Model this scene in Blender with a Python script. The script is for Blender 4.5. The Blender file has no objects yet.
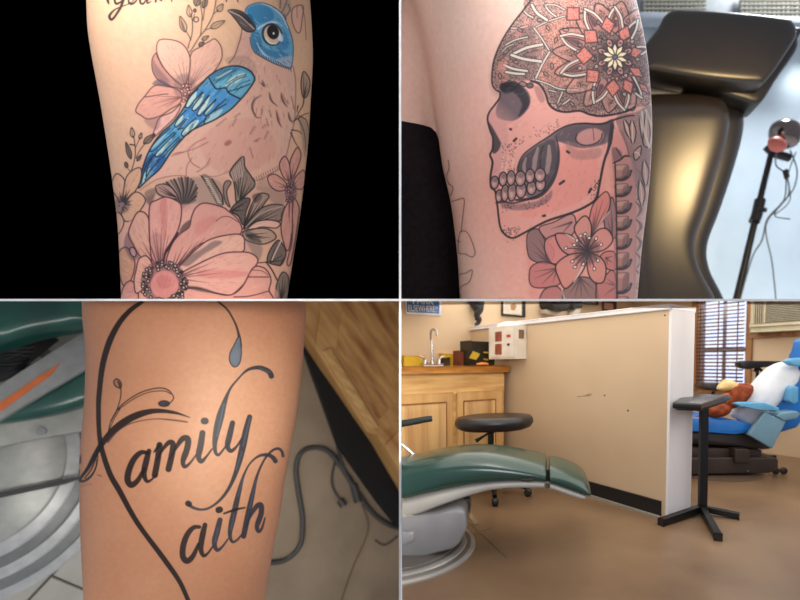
import bpy, bmesh, math, random
import numpy as np
from mathutils import Vector, Matrix
from mathutils.bvhtree import BVHTree
R = math.radians
C = bpy.context.scene.collection
# ================================================================== camera, world, lights, exposure
FOC, CX, CY, PITCH, EYE = 440., 500., 385., R(2.86), .95
cam_d = bpy.data.cameras.new('camera'); cam = bpy.data.objects.new('camera', cam_d); C.objects.link(cam)
cam.location = (0, 0, EYE); cam.rotation_euler = (R(90)-PITCH, 0, 0)
cam_d.sensor_width = 36; cam_d.lens = FOC*36/800; cam_d.shift_x = (400-CX)/800; cam_d.shift_y = (CY-300)/800
cam_d.clip_start = .05; cam_d.dof.use_dof = True; cam_d.dof.focus_distance = 2.75; cam_d.dof.aperture_fstop = .8
bpy.context.scene.camera = cam
vs = bpy.context.scene.view_settings
vs.view_transform = 'Standard'; vs.look = 'None'; vs.gamma = 1; vs.use_curve_mapping = False; vs.exposure = 0
CAM = Vector((0, 0, EYE)); RT = Vector((1, 0, 0)); UP = Vector((0, math.sin(PITCH), math.cos(PITCH))); FW = Vector((0, math.cos(PITCH), -math.sin(PITCH)))
def ray(px, py): return FW+RT*((px-CX)/FOC)-UP*((py-CY)/FOC)
def P(px, py, d): return CAM+ray(px, py)*d
def hit(px, py, co, no):
    r = ray(px, py); return CAM+r*((co-CAM).dot(no)/r.dot(no))
def fl(px, py, z=0.): return hit(px, py, Vector((0, 0, z)), Vector((0, 0, 1)))
w = bpy.data.worlds.new('world'); bpy.context.scene.world = w; w.use_nodes = True
nt = w.node_tree; bgn = nt.nodes['Background']; tcw = nt.nodes.new('ShaderNodeTexCoord')
dp = nt.nodes.new('ShaderNodeVectorMath'); dp.operation = 'DOT_PRODUCT'; nt.links.new(tcw.outputs['Generated'], dp.inputs[0]); dp.inputs[1].default_value = Vector((.62, .78, .05)).normalized()
rm = nt.nodes.new('ShaderNodeMapRange'); nt.links.new(dp.outputs['Value'], rm.inputs[0]); rm.inputs[1].default_value = .35; rm.inputs[2].default_value = .9; rm.inputs[3].default_value = .5; rm.inputs[4].default_value = 1.35
bgn.inputs[0].default_value = (.84, .88, 1, 1); nt.links.new(rm.outputs[0], bgn.inputs[1])   # daylight is brightest on the side the studio window faces
def area(name, loc, target, size, power, col=(1, 1, 1), spread=180, sy=None):
    l = bpy.data.lights.new(name, 'AREA'); l.energy = power; l.color = col; l.size = size; l.spread = R(spread)
    if sy: l.shape = 'RECTANGLE'; l.size_y = sy
    o = bpy.data.objects.new(name, l); C.objects.link(o); o.location = loc
    o.rotation_euler = (Vector(target)-Vector(loc)).to_track_quat('-Z', 'Y').to_euler(); return o
area('fill_front', (.1, -.25, 1.35), (0, 3, .9), .6, 17, (1, .97, .93), 170)  # added fill behind the viewpoint, brightens partition edges and arms from the front
area('lamp_bird', P(-60, -330, 1.5), P(205, 150, 3), .6, 13, (1, .95, .9), 110)
area('lamp_skull', P(560, -330, 1.6), P(560, 120, 3), .6, 19, (1, .95, .92), 120)
area('lamp_script', (.55, -.1, 1.1), P(225, 430, 3), .35, 8, (1, .92, .82), 46)
area('lamp_script_floor', P(60, 900, 2.2), P(250, 480, 6.5), 1., 55, (1, .95, .88), 150)
area('lamp_recliner', (3.5, 3.0, 4.3), (2.2, 5.5, 3.0), .7, 48, (1, .70, .34), 90)
area('fill_shelf_wall', P(900, -260, 6.6), P(760, 120, 8.6), 1.2, 560, (.92, .97, 1), 150)  # unseen fill, added to brighten the pale blue wall
e = area('fill_studio', (1.45, 3.5, EYE+3.5*.1432-.05), (1.45, 3.5, 0), 4.0, 78, (1, .95, .86), 180, 3.4); e.rotation_euler = (math.atan(.1432), 0, 0)  # added broad fill under the partition, stands for no real fixture
# planes of the two partitions between the four sets; both pass through the viewpoint
HN = ray(400, 300.2).cross(RT).normalized();  HN = HN if HN.z > 0 else -HN
VN = ray(400.3, 300).cross(UP).normalized();  VN = VN if VN.x > 0 else -VN
CUTS = {'lo': (CAM-HN*.007, HN), 'hi': (CAM+HN*.007, -HN), 'le': (CAM-VN*.007, VN), 'ri': (CAM+VN*.007, -VN)}
# ================================================================== materials
def srgb(c): return tuple((x/255/12.92 if x/255 <= .04045 else ((x/255+.055)/1.055)**2.4) for x in c)
MATS = {}
def mat(name, col, rough=.6, metal=0., spec=.5, col2=None, scale=8., stretch=(1, 1, 1), bump=0., bscale=60., detail=4, coat=0., trans=0., emit=None, ramp=(.35, .65), rot=(0, 0, 0)):
    if name in MATS: return MATS[name]
    m = bpy.data.materials.new(name); m.use_nodes = True; MATS[name] = m
    nt = m.node_tree; N = nt.nodes; L = nt.links; b = N['Principled BSDF']
    b.inputs['Roughness'].default_value = rough; b.inputs['Metallic'].default_value = metal; b.inputs['Specular IOR Level'].default_value = spec
    b.inputs['Coat Weight'].default_value = coat; b.inputs['Transmission Weight'].default_value = trans
    c1 = (*srgb(col), 1); b.inputs['Base Color'].default_value = c1
    if emit: b.inputs['Emission Color'].default_value = c1; b.inputs['Emission Strength'].default_value = emit
    tc = N.new('ShaderNodeTexCoord'); vr = N.new('ShaderNodeVectorRotate'); vr.rotation_type = 'EULER_XYZ'; vr.inputs['Rotation'].default_value = rot; mp = N.new('ShaderNodeMapping'); mp.inputs['Scale'].default_value = stretch; 
    L.new(tc.outputs['Object'], vr.inputs[0]); L.new(vr.outputs[0], mp.inputs[0])
    nz = N.new('ShaderNodeTexNoise'); nz.inputs['Scale'].default_value = scale; nz.inputs['Detail'].default_value = detail; L.new(mp.outputs[0], nz.inputs[0])
    cr = N.new('ShaderNodeValToRGB'); cr.color_ramp.elements[0].position, cr.color_ramp.elements[1].position = ramp
    cr.color_ramp.elements[0].color = c1; cr.color_ramp.elements[1].color = (*srgb(col2 or tuple(x*.93 for x in col)), 1)
    L.new(nz.outputs[0], cr.inputs[0]); L.new(cr.outputs[0], b.inputs['Base Color'])
    if bump:
        n2 = N.new('ShaderNodeTexNoise'); n2.inputs['Scale'].default_value = bscale; n2.inputs['Detail'].default_value = 6; L.new(mp.outputs[0], n2.inputs[0])
        bp = N.new('ShaderNodeBump'); bp.inputs['Strength'].default_value = bump; bp.inputs['Distance'].default_value = .01; L.new(n2.outputs[0], bp.inputs[0]); L.new(bp.outputs[0], b.inputs['Normal'])
    return m
def skin(name, base, blush_or_light, cx, rough, ink, sc=1.2, center=None, rad=.6, tone=None, spec=.4, inkrough=None):
    """skin with a soft patch; ink=True adds the tattoo pigment held by the mesh attribute 'ink'"""
    m = bpy.data.materials.new(name+('_inked' if ink else '')); m.use_nodes = True; nt = m.node_tree; N = nt.nodes; L = nt.links; b = N['Principled BSDF']
    b.inputs['Roughness'].default_value = rough; b.inputs['Specular IOR Level'].default_value = spec
    g = N.new('ShaderNodeNewGeometry')
    def noise(s, d=5):
        n = N.new('ShaderNodeTexNoise'); n.inputs['Scale'].default_value = s; n.inputs['Detail'].default_value = d; L.new(g.outputs['Position'], n.inputs[0]); return n.outputs[0]
    def mix(f, a, bb, bt='MIX'):
        x = N.new('ShaderNodeMix'); x.data_type = 'RGBA'; x.blend_type = bt
        for i, v in ((0, f), (6, a), (7, bb)):
            if isinstance(v, (int, float)): x.inputs[i].default_value = v
            elif isinstance(v, tuple): x.inputs[i].default_value = (*v, 1)
            else: L.new(v, x.inputs[i])
        return x.outputs[2]
    d = N.new('ShaderNodeVectorMath'); d.operation = 'DISTANCE'; L.new(g.outputs['Position'], d.inputs[0]); d.inputs[1].default_value = center
    mr = N.new('ShaderNodeMapRange'); mr.interpolation_type = 'SMOOTHSTEP'; L.new(d.outputs['Value'], mr.inputs[0])
    mr.inputs[1].default_value = 0; mr.inputs[2].default_value = rad; mr.inputs[3].default_value = 1; mr.inputs[4].default_value = 0
    ad = N.new('ShaderNodeMath'); ad.operation = 'MULTIPLY_ADD'; L.new(noise(sc*3), ad.inputs[0]); ad.inputs[1].default_value = .5; L.new(mr.outputs[0], ad.inputs[2])
    sb = N.new('ShaderNodeMath'); sb.operation = 'SUBTRACT'; sb.use_clamp = True; L.new(ad.outputs[0], sb.inputs[0]); sb.inputs[1].default_value = .25
    c = mix(sb.outputs[0], srgb(base), srgb(blush_or_light))
    f = N.new('ShaderNodeMapRange'); L.new(noise(34, 3), f.inputs[0]); f.inputs[1].default_value = .3; f.inputs[2].default_value = .7
    c = mix(f.outputs[0], c, mix(.14, c, srgb(tone or (150, 90, 60))))
    if ink:
        at = N.new('ShaderNodeAttribute'); at.attribute_name = 'ink'
        c = mix(at.outputs['Alpha'], c, at.outputs['Color'])
    L.new(c, b.inputs['Base Color'])
    v = N.new('ShaderNodeTexVoronoi'); v.inputs['Scale'].default_value = 70; L.new(g.outputs['Position'], v.inputs[0])
    bp = N.new('ShaderNodeBump'); bp.inputs['Strength'].default_value = .22; bp.inputs['Distance'].default_value = .006; L.new(v.outputs[0], bp.inputs[0]); L.new(bp.outputs[0], b.inputs['Normal'])
    return m
# ================================================================== mesh building
class G:
    def __init__(s): s.b = bmesh.new()
    def face(s, vs_):
        try: return s.b.faces.new(vs_)
        except ValueError: return None
    def box(s, c, size, ax=None, bev=0., seg=2):
        ax = ax or (RT, Vector((0, 1, 0)), Vector((0, 0, 1))); c = Vector(c); b = bmesh.new(); bmesh.ops.create_cube(b, size=1)
        for v in b.verts: v.co = c+ax[0]*v.co.x*size[0]+ax[1]*v.co.y*size[1]+ax[2]*v.co.z*size[2]
        if bev: bmesh.ops.bevel(b, geom=b.edges[:], offset=bev, segments=seg, profile=.6, affect='EDGES')
        s.merge(b); return s
    def merge(s, b):
        mp = {v: s.b.verts.new(v.co) for v in b.verts}
        for f in b.faces: s.face([mp[v] for v in f.verts])
        b.free()
    def loft(s, rings, cap=True, closed=True):
        vr = [[s.b.verts.new(p) for p in r] for r in rings]; n = len(vr[0])
        for a, b in zip(vr[:-1], vr[1:]):
            for i in range(n if closed else n-1): s.face((a[i], a[(i+1) % n], b[(i+1) % n], b[i]))
        if cap and closed: s.face(vr[0][::-1]); s.face(vr[-1])
        return s
    def tube(s, pts, r, n=10, cr=True, flat=1.):
        pts = [Vector(p) for p in pts]
        if cr and len(pts) > 2:
            q = []
            for i in range(len(pts)-1):
                a, b, c, d = pts[max(i-1, 0)], pts[i], pts[i+1], pts[min(i+2, len(pts)-1)]
                for k in range(6): t = k/6; q.append(.5*((2*b)+(c-a)*t+(2*a-5*b+4*c-d)*t*t+(3*b-a-3*c+d)*t**3))
            q.append(pts[-1]); pts = q
        rs = list(np.interp(np.linspace(0, 1, len(pts)), np.linspace(0, 1, len(r)), r)) if isinstance(r, (list, tuple)) else [r]*len(pts)
        rings = []; u = None
        for i, p in enumerate(pts):
            t = (pts[min(i+1, len(pts)-1)]-pts[max(i-1, 0)]).normalized()
            u = (t.orthogonal() if u is None else u-t*u.dot(t)).normalized(); v = t.cross(u)
            rings.append([p+(u*math.cos(2*math.pi*k/n)+v*math.sin(2*math.pi*k/n)*flat)*rs[i] for k in range(n)])
        return s.loft(rings)
    def bar(s, a, b, wd, ht, up=Vector((0, 0, 1)), bev=0.):
        a, b = Vector(a), Vector(b); t = (b-a); l = t.length; t.normalize(); y = up.cross(t).normalized(); z = t.cross(y)
        return s.box((a+b)/2, (l, wd, ht), (t, y, z), bev)
    def lathe(s, o, prof, ax=Vector((0, 0, 1)), n=40, sc=(1, 1), x=None):
        o = Vector(o); ax = ax.normalized(); u = (x or ax.orthogonal()).normalized(); v = ax.cross(u)
        return s.loft([[o+ax*h+(u*math.cos(2*math.pi*k/n)*sc[0]+v*math.sin(2*math.pi*k/n)*sc[1])*max(r, 1e-4) for k in range(n)] for r, h in prof])
    def prism(s, pts, vec, bev=0., seg=2):
        b = bmesh.new(); vec = Vector(vec); a = [b.verts.new(p) for p in pts]; c = [b.verts.new(Vector(p)+vec) for p in pts]; n = len(a)
        b.faces.new(a[::-1]); b.faces.new(c)
        for i in range(n): b.faces.new((a[i], a[(i+1) % n], c[(i+1) % n], c[i]))
        if bev: bmesh.ops.bevel(b, geom=b.edges[:], offset=bev, segments=seg, profile=.6, affect='EDGES')
        s.merge(b); return s
    def inflate(s, pts, no, th, back=.5, p=2., k=10):
        """a closed outline (3D points in one plane) puffed up along no"""
        pts = [Vector(q) for q in pts]; c = sum(pts, Vector())/len(pts)
        rings = []
        for j in range(k, 0, -1): q = j/k; sc = math.sin(q*math.pi/2); rings.append([c+(v-c)*sc-no*th*back*(1-sc**p)**(1/p) for v in pts])
        rings = rings[::-1]
        for j in range(k-1, 0, -1): q = j/k; sc = math.sin(q*math.pi/2); rings.append([c+(v-c)*sc+no*th*(1-sc**p)**(1/p) for v in pts])
        return s.loft(rings)
    def obj(s, name, m, parent=None, smooth=40, cut=(), origin=None):
        b = s.b
        for c in cut:
            co, no = CUTS[c]; r = bmesh.ops.bisect_plane(b, geom=b.verts[:]+b.edges[:]+b.faces[:], plane_co=co, plane_no=no, clear_outer=True)
            ed = [e for e in r['geom_cut'] if isinstance(e, bmesh.types.BMEdge)]
            if ed: bmesh.ops.holes_fill(b, edges=ed)
        bmesh.ops.recalc_face_normals(b, faces=b.faces[:])
        if parent is not None: o0 = Vector(parent.get('_o', (0, 0, 0)))
        elif origin is not None: o0 = Vector(origin)
        else:
            z = [v.co for v in b.verts]; o0 = Vector((sum(v.x for v in z)/len(z), sum(v.y for v in z)/len(z), min(v.z for v in z)))
        for v in b.verts: v.co -= o0
        me = bpy.data.meshes.new(name); b.to_mesh(me); b.free(); me.materials.append(m)
        if smooth:
            me.polygons.foreach_set('use_smooth', [True]*len(me.polygons)); me.set_sharp_from_angle(angle=R(smooth))
        o = bpy.data.objects.new(name, me); C.objects.link(o)
        o['_o'] = tuple(o0)
        if parent is not None: o.parent = parent; PARTS.append(o)
        else: o.location = o0
        PARTS.append(o); return o
PARTS = []
def crv(p, n=5, closed=True):
    q = smooth([tuple(x) for x in p], closed, n); return [Vector(x) for x in q]
def pl(pts, d, n=5, sm=True):
    """pixel outline to 3D points at camera depth d"""
    q = smooth(pts, True, n) if sm else pts; return [P(x, y, d) for x, y in q]
def tag(o, label, cat, group=None):
    o['label'] = label; o['category'] = cat
    if group: o['group'] = group
    return o
def thing(name, label, cat, loc, group=None):
    o = bpy.data.objects.new(name, None); C.objects.link(o); o.location = loc; o.empty_display_size = .05; o['_o'] = tuple(loc); PARTS.append(o); return tag(o, label, cat, group)
def struct(o): o['kind'] = 'structure'; return o
Z = Vector((0, 0, 1))

# ------------------------------------------------------------------ tattoo drawing: strokes and fills on a grid, later read by the skin meshes
def smooth(p, closed=False, n=6):
    p = [np.array(q, float) for q in p]
    if len(p) < 3: return np.array(p)
    out = []
    N = len(p)
    for i in range(N if closed else N-1):
        if closed: a, b, c, d = p[i-1], p[i], p[(i+1) % N], p[(i+2) % N]
        else: a, b, c, d = p[max(i-1, 0)], p[i], p[i+1], p[min(i+2, N-1)]
        for k in range(n):
            t = k/n
            out.append(.5*((2*b)+(c-a)*t+(2*a-5*b+4*c-d)*t*t+(3*b-a-3*c+d)*t**3))
    if not closed: out.append(p[-1])
    return np.array(out)
class Canvas:
    def __init__(s, x0, y0, x1, y1, k=3):
        s.x0, s.y0, s.k = x0, y0, k
        s.w, s.h = int((x1-x0)*k), int((y1-y0)*k)
        s.C = np.zeros((s.h, s.w, 3), np.float32); s.A = np.zeros((s.h, s.w), np.float32)
        s.I = np.zeros((s.h, s.w), np.int16); s.id = 1; s.wk = 1.; s.ak = 1.
        s.rng = np.random.RandomState(3)
    def box(s, p, m):
        lo = (np.min(p, 0)-m-(s.x0, s.y0))*s.k; hi = (np.max(p, 0)+m-(s.x0, s.y0))*s.k
        a, b = max(int(lo[0]), 0), max(int(lo[1]), 0); c, d = min(int(hi[0])+2, s.w), min(int(hi[1])+2, s.h)
        if c <= a or d <= b: return None
        X, Y = np.meshgrid((np.arange(a, c)+.5)/s.k+s.x0, (np.arange(b, d)+.5)/s.k+s.y0)
        return (slice(b, d), slice(a, c)), X.astype(np.float32), Y.astype(np.float32)
    def over(s, sl, m, c):
        m = np.clip(m, 0, 1)
        A = s.A[sl]; C = s.C[sl]; A2 = A+m-A*m
        c = np.asarray(c, np.float32)
        s.C[sl] = (C*(A*(1-m))[..., None]+c*m[..., None])/np.maximum(A2, 1e-5)[..., None]
        s.A[sl] = A2
        I = s.I[sl]; I[m > .03] = s.id
    def inside(s, p, X, Y):
        r = np.zeros(X.shape, bool); x1, y1 = p[-1]
        for x2, y2 in p:
            if y1 != y2:
                cr = ((y1 > Y) != (y2 > Y)) & (X < (x2-x1)*(Y-y1)/(y2-y1)+x1)
                r ^= cr
            x1, y1 = x2, y2
        return r
    def fill(s, p, c, a=1., soft=0, sm=True, grad=None, noise=0, stip=None):
        """grad=(p0,p1,a0,a1): opacity runs a0..a1 from p0 to p1; stip=(density, size): dots instead of a wash"""
        q = smooth(p, True) if sm else np.array(p, float)
        bb = s.box(q, 1+soft)
        if bb is None: return
        sl, X, Y = bb; m = s.inside(q, X, Y).astype(np.float32)
        for _ in range(1+int(soft*s.k)):
            m = (np.roll(m, 1, 0)+np.roll(m, -1, 0)+m*2)/4; m = (np.roll(m, 1, 1)+np.roll(m, -1, 1)+m*2)/4
        if grad:
            (ax, ay), (bx, by), a0, a1 = grad
            t = np.clip(((X-ax)*(bx-ax)+(Y-ay)*(by-ay))/((bx-ax)**2+(by-ay)**2), 0, 1)
            m = m*(a0+(a1-a0)*t)
        if noise:
            n = s.rng.rand(*m.shape).astype(np.float32); n = (n+np.roll(n, 1, 0)+np.roll(n, 1, 1))/3
            m = m*(1-noise+2*noise*n)
        if stip:
            n = s.rng.rand(m.shape[0]//stip[1]+1, m.shape[1]//stip[1]+1).repeat(stip[1], 0).repeat(stip[1], 1)[:m.shape[0], :m.shape[1]]
            m = (n < m*stip[0])*m**.3
            m = (m*2+np.roll(m, 1, 0)+np.roll(m, 1, 1))/4
        s.over(sl, m*a, c)
    def ln(s, p, w=1., c=(40, 32, 32), a=.85, sm=True, close=False, tap=None):
        """stroke; w may be a list of widths spread along it; tap=True thins both ends"""
        q = smooth(p, close) if sm else np.array(p, float); a = min(a*s.ak, .97); w = [v*s.wk for v in w] if isinstance(w, (list, tuple)) else w*s.wk
        if close: q = np.vstack([q, q[:1]])
        L = np.r_[0, np.cumsum(np.hypot(*(q[1:]-q[:-1]).T))]; L /= max(L[-1], 1e-6)
        ws = np.interp(L, np.linspace(0, 1, len(w)), w) if isinstance(w, (list, tuple)) else np.full(len(q), float(w))
        if tap: ws = ws*(.25+.75*np.sin(np.pi*np.clip(L, .02, .98)))
        bb = s.box(q, max(ws)+1)
        if bb is None: return
        sl, X, Y = bb; D = np.full(X.shape, 9., np.float32)
        for (ax, ay), (bx, by), wa, wb in zip(q[:-1], q[1:], ws[:-1], ws[1:]):
            m = max(wa, wb)+1.5
            i0 = np.searchsorted(X[0], min(ax, bx)-m); i1 = np.searchsorted(X[0], max(ax, bx)+m)
            j0 = np.searchsorted(Y[:, 0], min(ay, by)-m); j1 = np.searchsorted(Y[:, 0], max(ay, by)+m)
            if i1 <= i0 or j1 <= j0: continue
            x, y = X[j0:j1, i0:i1], Y[j0:j1, i0:i1]
            dx, dy = bx-ax, by-ay; t = np.clip(((x-ax)*dx+(y-ay)*dy)/max(dx*dx+dy*dy, 1e-9), 0, 1)
            d = np.hypot(x-ax-t*dx, y-ay-t*dy)-(wa+(wb-wa)*t)/2
            D[j0:j1, i0:i1] = np.minimum(D[j0:j1, i0:i1], d)
        s.over(sl, np.clip(.5-D*1.6, 0, 1)*a, c)
    def el(s, x, y, rx, ry, rot=0, n=12):
        t = np.arange(n)/n*2*np.pi; c, d = math.cos(math.radians(rot)), math.sin(math.radians(rot))
        return [(x+rx*math.cos(a)*c-ry*math.sin(a)*d, y+rx*math.cos(a)*d+ry*math.sin(a)*c) for a in t]
    def shape(s, p, f=None, fa=1., w=.9, c=(40, 32, 32), a=.85, **k):
        if f is not None: s.fill(p, f, fa, **k)
        if w: s.ln(p, w, c, a, close=True)
    def fan(s, base, tips, w=.8, c=(60, 45, 45), a=.6, f0=0., f1=1., bend=0.):
        for tx, ty in tips:
            bx, by = base; dx, dy = tx-bx, ty-by
            m = (bx+dx*(f0+f1)/2-dy*bend, by+dy*(f0+f1)/2+dx*bend)
            s.ln([(bx+dx*f0, by+dy*f0), m, (bx+dx*f1, by+dy*f1)], [w, w*.7, .2], c, a)

    def streak(s, p, base, n, cols, a=.22, w=.9, seed=1, sm=True):
        """fine strokes running from the base towards the rim, kept inside the outline"""
        q = smooth(p, True) if sm else np.array(p, float); r = random.Random(seed)
        lo, hi = q.min(0), q.max(0)
        for i in range(n):
            x, y = r.uniform(lo[0], hi[0]), r.uniform(lo[1], hi[1])
            if not s.inside(q, np.array([[x]]), np.array([[y]]))[0, 0]: continue
            dx, dy = x-base[0], y-base[1]; l = math.hypot(dx, dy)+1e-6; k = r.uniform(3, 8)/l
            x2, y2 = x+dx*k, y+dy*k
            if s.inside(q, np.array([[x2]]), np.array([[y2]]))[0, 0]: s.ln([(x, y), (x2, y2)], [w, w*.3], cols[i % len(cols)], a)
INK = (30, 24, 24)
def lerp2(a, b, t): return (a[0]+(b[0]-a[0])*t, a[1]+(b[1]-a[1])*t)

def art_bird():
    cv = Canvas(80, -8, 330, 312)
    cv.id = 8; cv.fill([(130, 214), (150, 196), (200, 176), (250, 186), (292, 200), (286, 302), (118, 302), (118, 250)], (206, 158, 136), .8, soft=5)
    PINK = (216, 166, 146); PK2 = (200, 142, 128); GR = (84, 76, 70); TAN = (206, 160, 128); cv.wk = 1.22; cv.ak = 1.12
    STK = ((160, 96, 92), (236, 196, 176), (190, 122, 112))
    F, L, S = cv.fill, cv.ln, cv.shape
    # ---- 1 script lettering
    cv.id = 1
    k = (26, 22, 26)
    L([(108, -4), (107.6, 0), (108.6, 3.2)], [1, 2.4, 1.6], k, .95)
    L([(126, -4), (123.5, 0), (120.5, 7.5), (114.5, 17), (111, 19.5), (109.6, 15.5), (115, 9.5), (122, 6.5), (131, 2.6), (135, -2)], [2.2, 2.4, 2, 2.4, 1.2, 1, 1], k, .95)
    L([(114, -3), (116, 3.6), (121, 1.5), (124, -3)], [2, 2, 1], k, .95)
    L([(129, -3), (128.8, 2.5), (132, 4), (136, 1), (137.5, -3), (140, 1)], [1.6, 2, 1.6, 1], k, .95)
    L([(141, -4), (140.2, 2.4), (143.5, 3.4), (147.5, -3)], [2, 2, 1], k, .95); L([(148, -3), (147.2, 3), (151, 1.5)], [2.2, 1.8, 1], k, .95)
    L([(156.5, -3), (155.6, 1.6)], 2, k, .95); L([(158, -1.5), (161.5, .6)], 1.6, k, .9)
    for x in (226, 237.5, 171.5): L([(x, -3), (x+.3, 1.6)], [1.6, 1], k, .9)
    # ---- 2 upper flower
    cv.id = 2
    F([(150, 56), (160, 42), (186, 41), (193, 55), (214, 40), (223, 52), (212, 76), (190, 96), (166, 116), (152, 138), (144, 118), (136, 112), (146, 92), (158, 84)], PK2, .3, soft=3)
    p1 = [(159.5, 40), (156.5, 49.5), (159.5, 60), (167, 72), (181, 85), (187, 81), (190, 67.5), (189.5, 55.5), (183.5, 45), (173, 40)]
    p1b = [(156, 53), (152, 60), (153, 72), (159.5, 81), (173, 87), (184, 88), (176, 79), (164, 68), (158, 58)]
    p2 = [(191, 54), (200, 47), (209, 41.5), (215, 39), (221, 46.5), (222, 57), (218, 66), (211, 75), (202, 82), (190, 90), (189, 74)]
    p3 = [(145, 96), (152.5, 87), (161.5, 85), (178, 90), (182, 97), (179, 104), (170, 109.5), (160, 116), (148, 119), (140.5, 115), (135.7, 111), (139, 103)]
    p4 = [(181, 104), (172, 112), (160, 117.5), (155.5, 127), (152.6, 138), (164, 128), (176, 116)]
    for p, f in ((p2, PINK), (p4, (222, 170, 160)), (p3, (216, 154, 138)), (p1b, (188, 134, 122)), (p1, (218, 172, 150))): S(p, f, .9, w=.9, c=(86, 48, 50), a=.9); cv.streak(p, (187, 90), 90, STK, .2)
    F([(153, 58), (157, 66), (170, 82), (158, 78), (153, 70)], (110, 84, 88), .5, soft=2)
    F([(152, 84), (160, 79), (172, 87), (160, 86)], (80, 66, 84), .7, soft=1.6)
    F([(144, 120), (160, 118), (156, 130)], (120, 84, 90), .4, soft=2)
    cv.fan((186, 88), [(170, 64), (176, 58), (182, 56), (164, 70), (187, 60), (179, 70), (188, 68)], .9, (110, 70, 74), .5, .05, .8)
    cv.fan((188, 88), [(206, 58), (214, 54), (199, 60), (210, 64), (218, 62)], .9, (110, 70, 74), .5, .1, .75)
    cv.fan((182, 97), [(150, 96), (144, 106), (148, 112), (160, 110), (152, 101)], .9, (120, 66, 66), .55, .05, .75)
    L([(145.5, 97), (152, 96), (162, 94.5), (168, 94)], .8, (96, 54, 58), .8)
    F([(176, 78), (188, 74), (196, 88), (182, 98), (174, 92)], (120, 90, 90), .4, soft=3)
    r = random.Random(4)
    for i in range(20):
        x, y = 181+r.random()*12, 84+r.random()*18-((i % 5) > 2)*2
        if x-181 > 10-(y-84)*.3: x -= 3
        S(cv.el(x, y, 1.5, 1.6), (222, 168, 158), 1, w=.7, c=(90, 48, 52))
    # ---- 3 leafy twigs
    cv.id = 3
    def leaf(a, b, wd, fa=.7, f=GR):
        a, b = np.array(a, float), np.array(b, float); d = b-a; n = np.array((-d[1], d[0]))/max(np.hypot(*d), 1e-6)*wd
        S([a, a+d*.3+n, a+d*.65+n*.8, b, a+d*.65-n*.8, a+d*.3-n], f, fa, w=.8, a=.9)
        L([a, b], .5, INK, .7)
    L([(188, 48), (189.5, 42), (192, 34), (192.4, 22), (191, 14)], .9); L([(186, 31), (189, 36), (191, 40)], .8)
    leaf((185.5, 32), (180, 16.3), 3.2, .35); F([(185, 31.5), (182, 28), (180.6, 20), (183.5, 25)], INK, .6)
    leaf((190, 17), (188.5, 5), 2.6, .3)
    L([(192.5, 22), (194.5, 14)], .7); S(cv.el(194.8, 10.5, 1.4, 1.7), INK, .8); S(cv.el(196.2, 19.5, 2.4, 2.6), (200, 160, 150), .8)
    L([(190, 52), (195, 44), (200, 36), (206, 28.5), (213.5, 13.5), (216.5, -4)], .9)
    L([(200.5, 36), (202, 15), (199, 0)], .8); L([(203, 20), (205, 4), (206, -4)], .8)
    leaf((210.5, 28), (224.8, 20.8), 2.8, .3); L([(205, 30), (211, 28)], .7)
    leaf((217.5, 11.5), (223, 4), 2.8, .3); L([(213.5, 14), (218, 10)], .7)
    leaf((202, 40), (208.8, 36), 1.8, .4); leaf((199, 46), (204, 42), 2, .8); leaf((196, 6), (199, -5), 3.6, .8); leaf((203, 8), (207, -3), 2.6, .8)
    cv.id = 9
    L([(131.5, 170), (134.5, 160), (135.3, 150), (134, 138), (133, 136)], .9)
    L([(136, 158), (140, 150), (146, 142.5)], .8); L([(135, 149), (138, 142), (140, 138)], .7)
    leaf((133, 137.5), (131.6, 127.5), 2.2, .3); leaf((139.5, 139), (141.6, 132.8), 1.6, .4); leaf((143.6, 143.6), (155, 134), 3, .8); leaf((131, 159), (125.8, 142), 2.3, .85)
    leaf((137, 161), (141.4, 154.5), 1.5, .8); S(cv.el(126.3, 165, 1.6, 3, -15), INK, .8); L([(134.5, 145), (130, 144.5)], 1.3); L([(128, 169), (131, 172)], .7)
    # ---- 4 bird
    cv.id = 4
    body = [(243, 28), (239, 44), (234.5, 55.5), (228, 64), (250, 72), (253, 84), (240, 100), (215, 119.5), (190, 132), (176, 147), (150, 180), (168, 178), (200, 175.5), (225, 176), (252, 180.5), (268, 175), (281, 166), (288, 150), (294, 124), (296, 90), (295, 66), (290, 40), (262, 30)]
    F(body, (220, 170, 150), .85, soft=1.2)
    F([(200, 140), (230, 120), (262, 122), (276, 150), (250, 172), (215, 170)], (206, 144, 128), .4, soft=6)
    F([(240, 34), (252, 36), (252, 56), (240, 62), (232, 60)], (190, 146, 132), .55, soft=2)
    F([(226, 58), (246, 56), (256, 66), (252, 76), (246, 68), (230, 66)], (150, 120, 104), .45, soft=2, noise=.5)
    F([(286, 72), (295, 76), (297, 110), (290, 140), (284, 160), (281, 140), (288, 105)], (208, 168, 150), .6, soft=2)
    L([(242, 28.5), (240.5, 38), (238, 46), (234.5, 56), (229, 63)], .9, (90, 66, 62), .8)
    cv.streak(body, (300, 10), 420, ((150, 96, 88), (238, 200, 182), (176, 116, 106)), .2, 1., 7)
    cv.streak([(230, 58), (254, 60), (296, 90), (290, 140), (260, 130), (240, 104), (254, 84)], (262, 20), 160, ((110, 74, 68), (236, 200, 184)), .3, 1., 9)
    # wing
    wing = [(209, 76), (222.5, 68), (237.5, 66), (249.5, 70.5), (254.7, 78), (252.5, 84), (246.5, 92.5), (240, 100), (230, 110), (215, 119.5), (203, 125), (190, 131.5), (181, 140.5), (170.5, 153), (160, 168.5), (149.5, 178), (138.5, 188), (141, 179), (143, 167), (149, 151), (160, 134.5), (173.5, 122), (184, 107.5), (190, 95.5), (202, 83.5)]
    F(wing, (72, 146, 184), 1, noise=.25)
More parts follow.
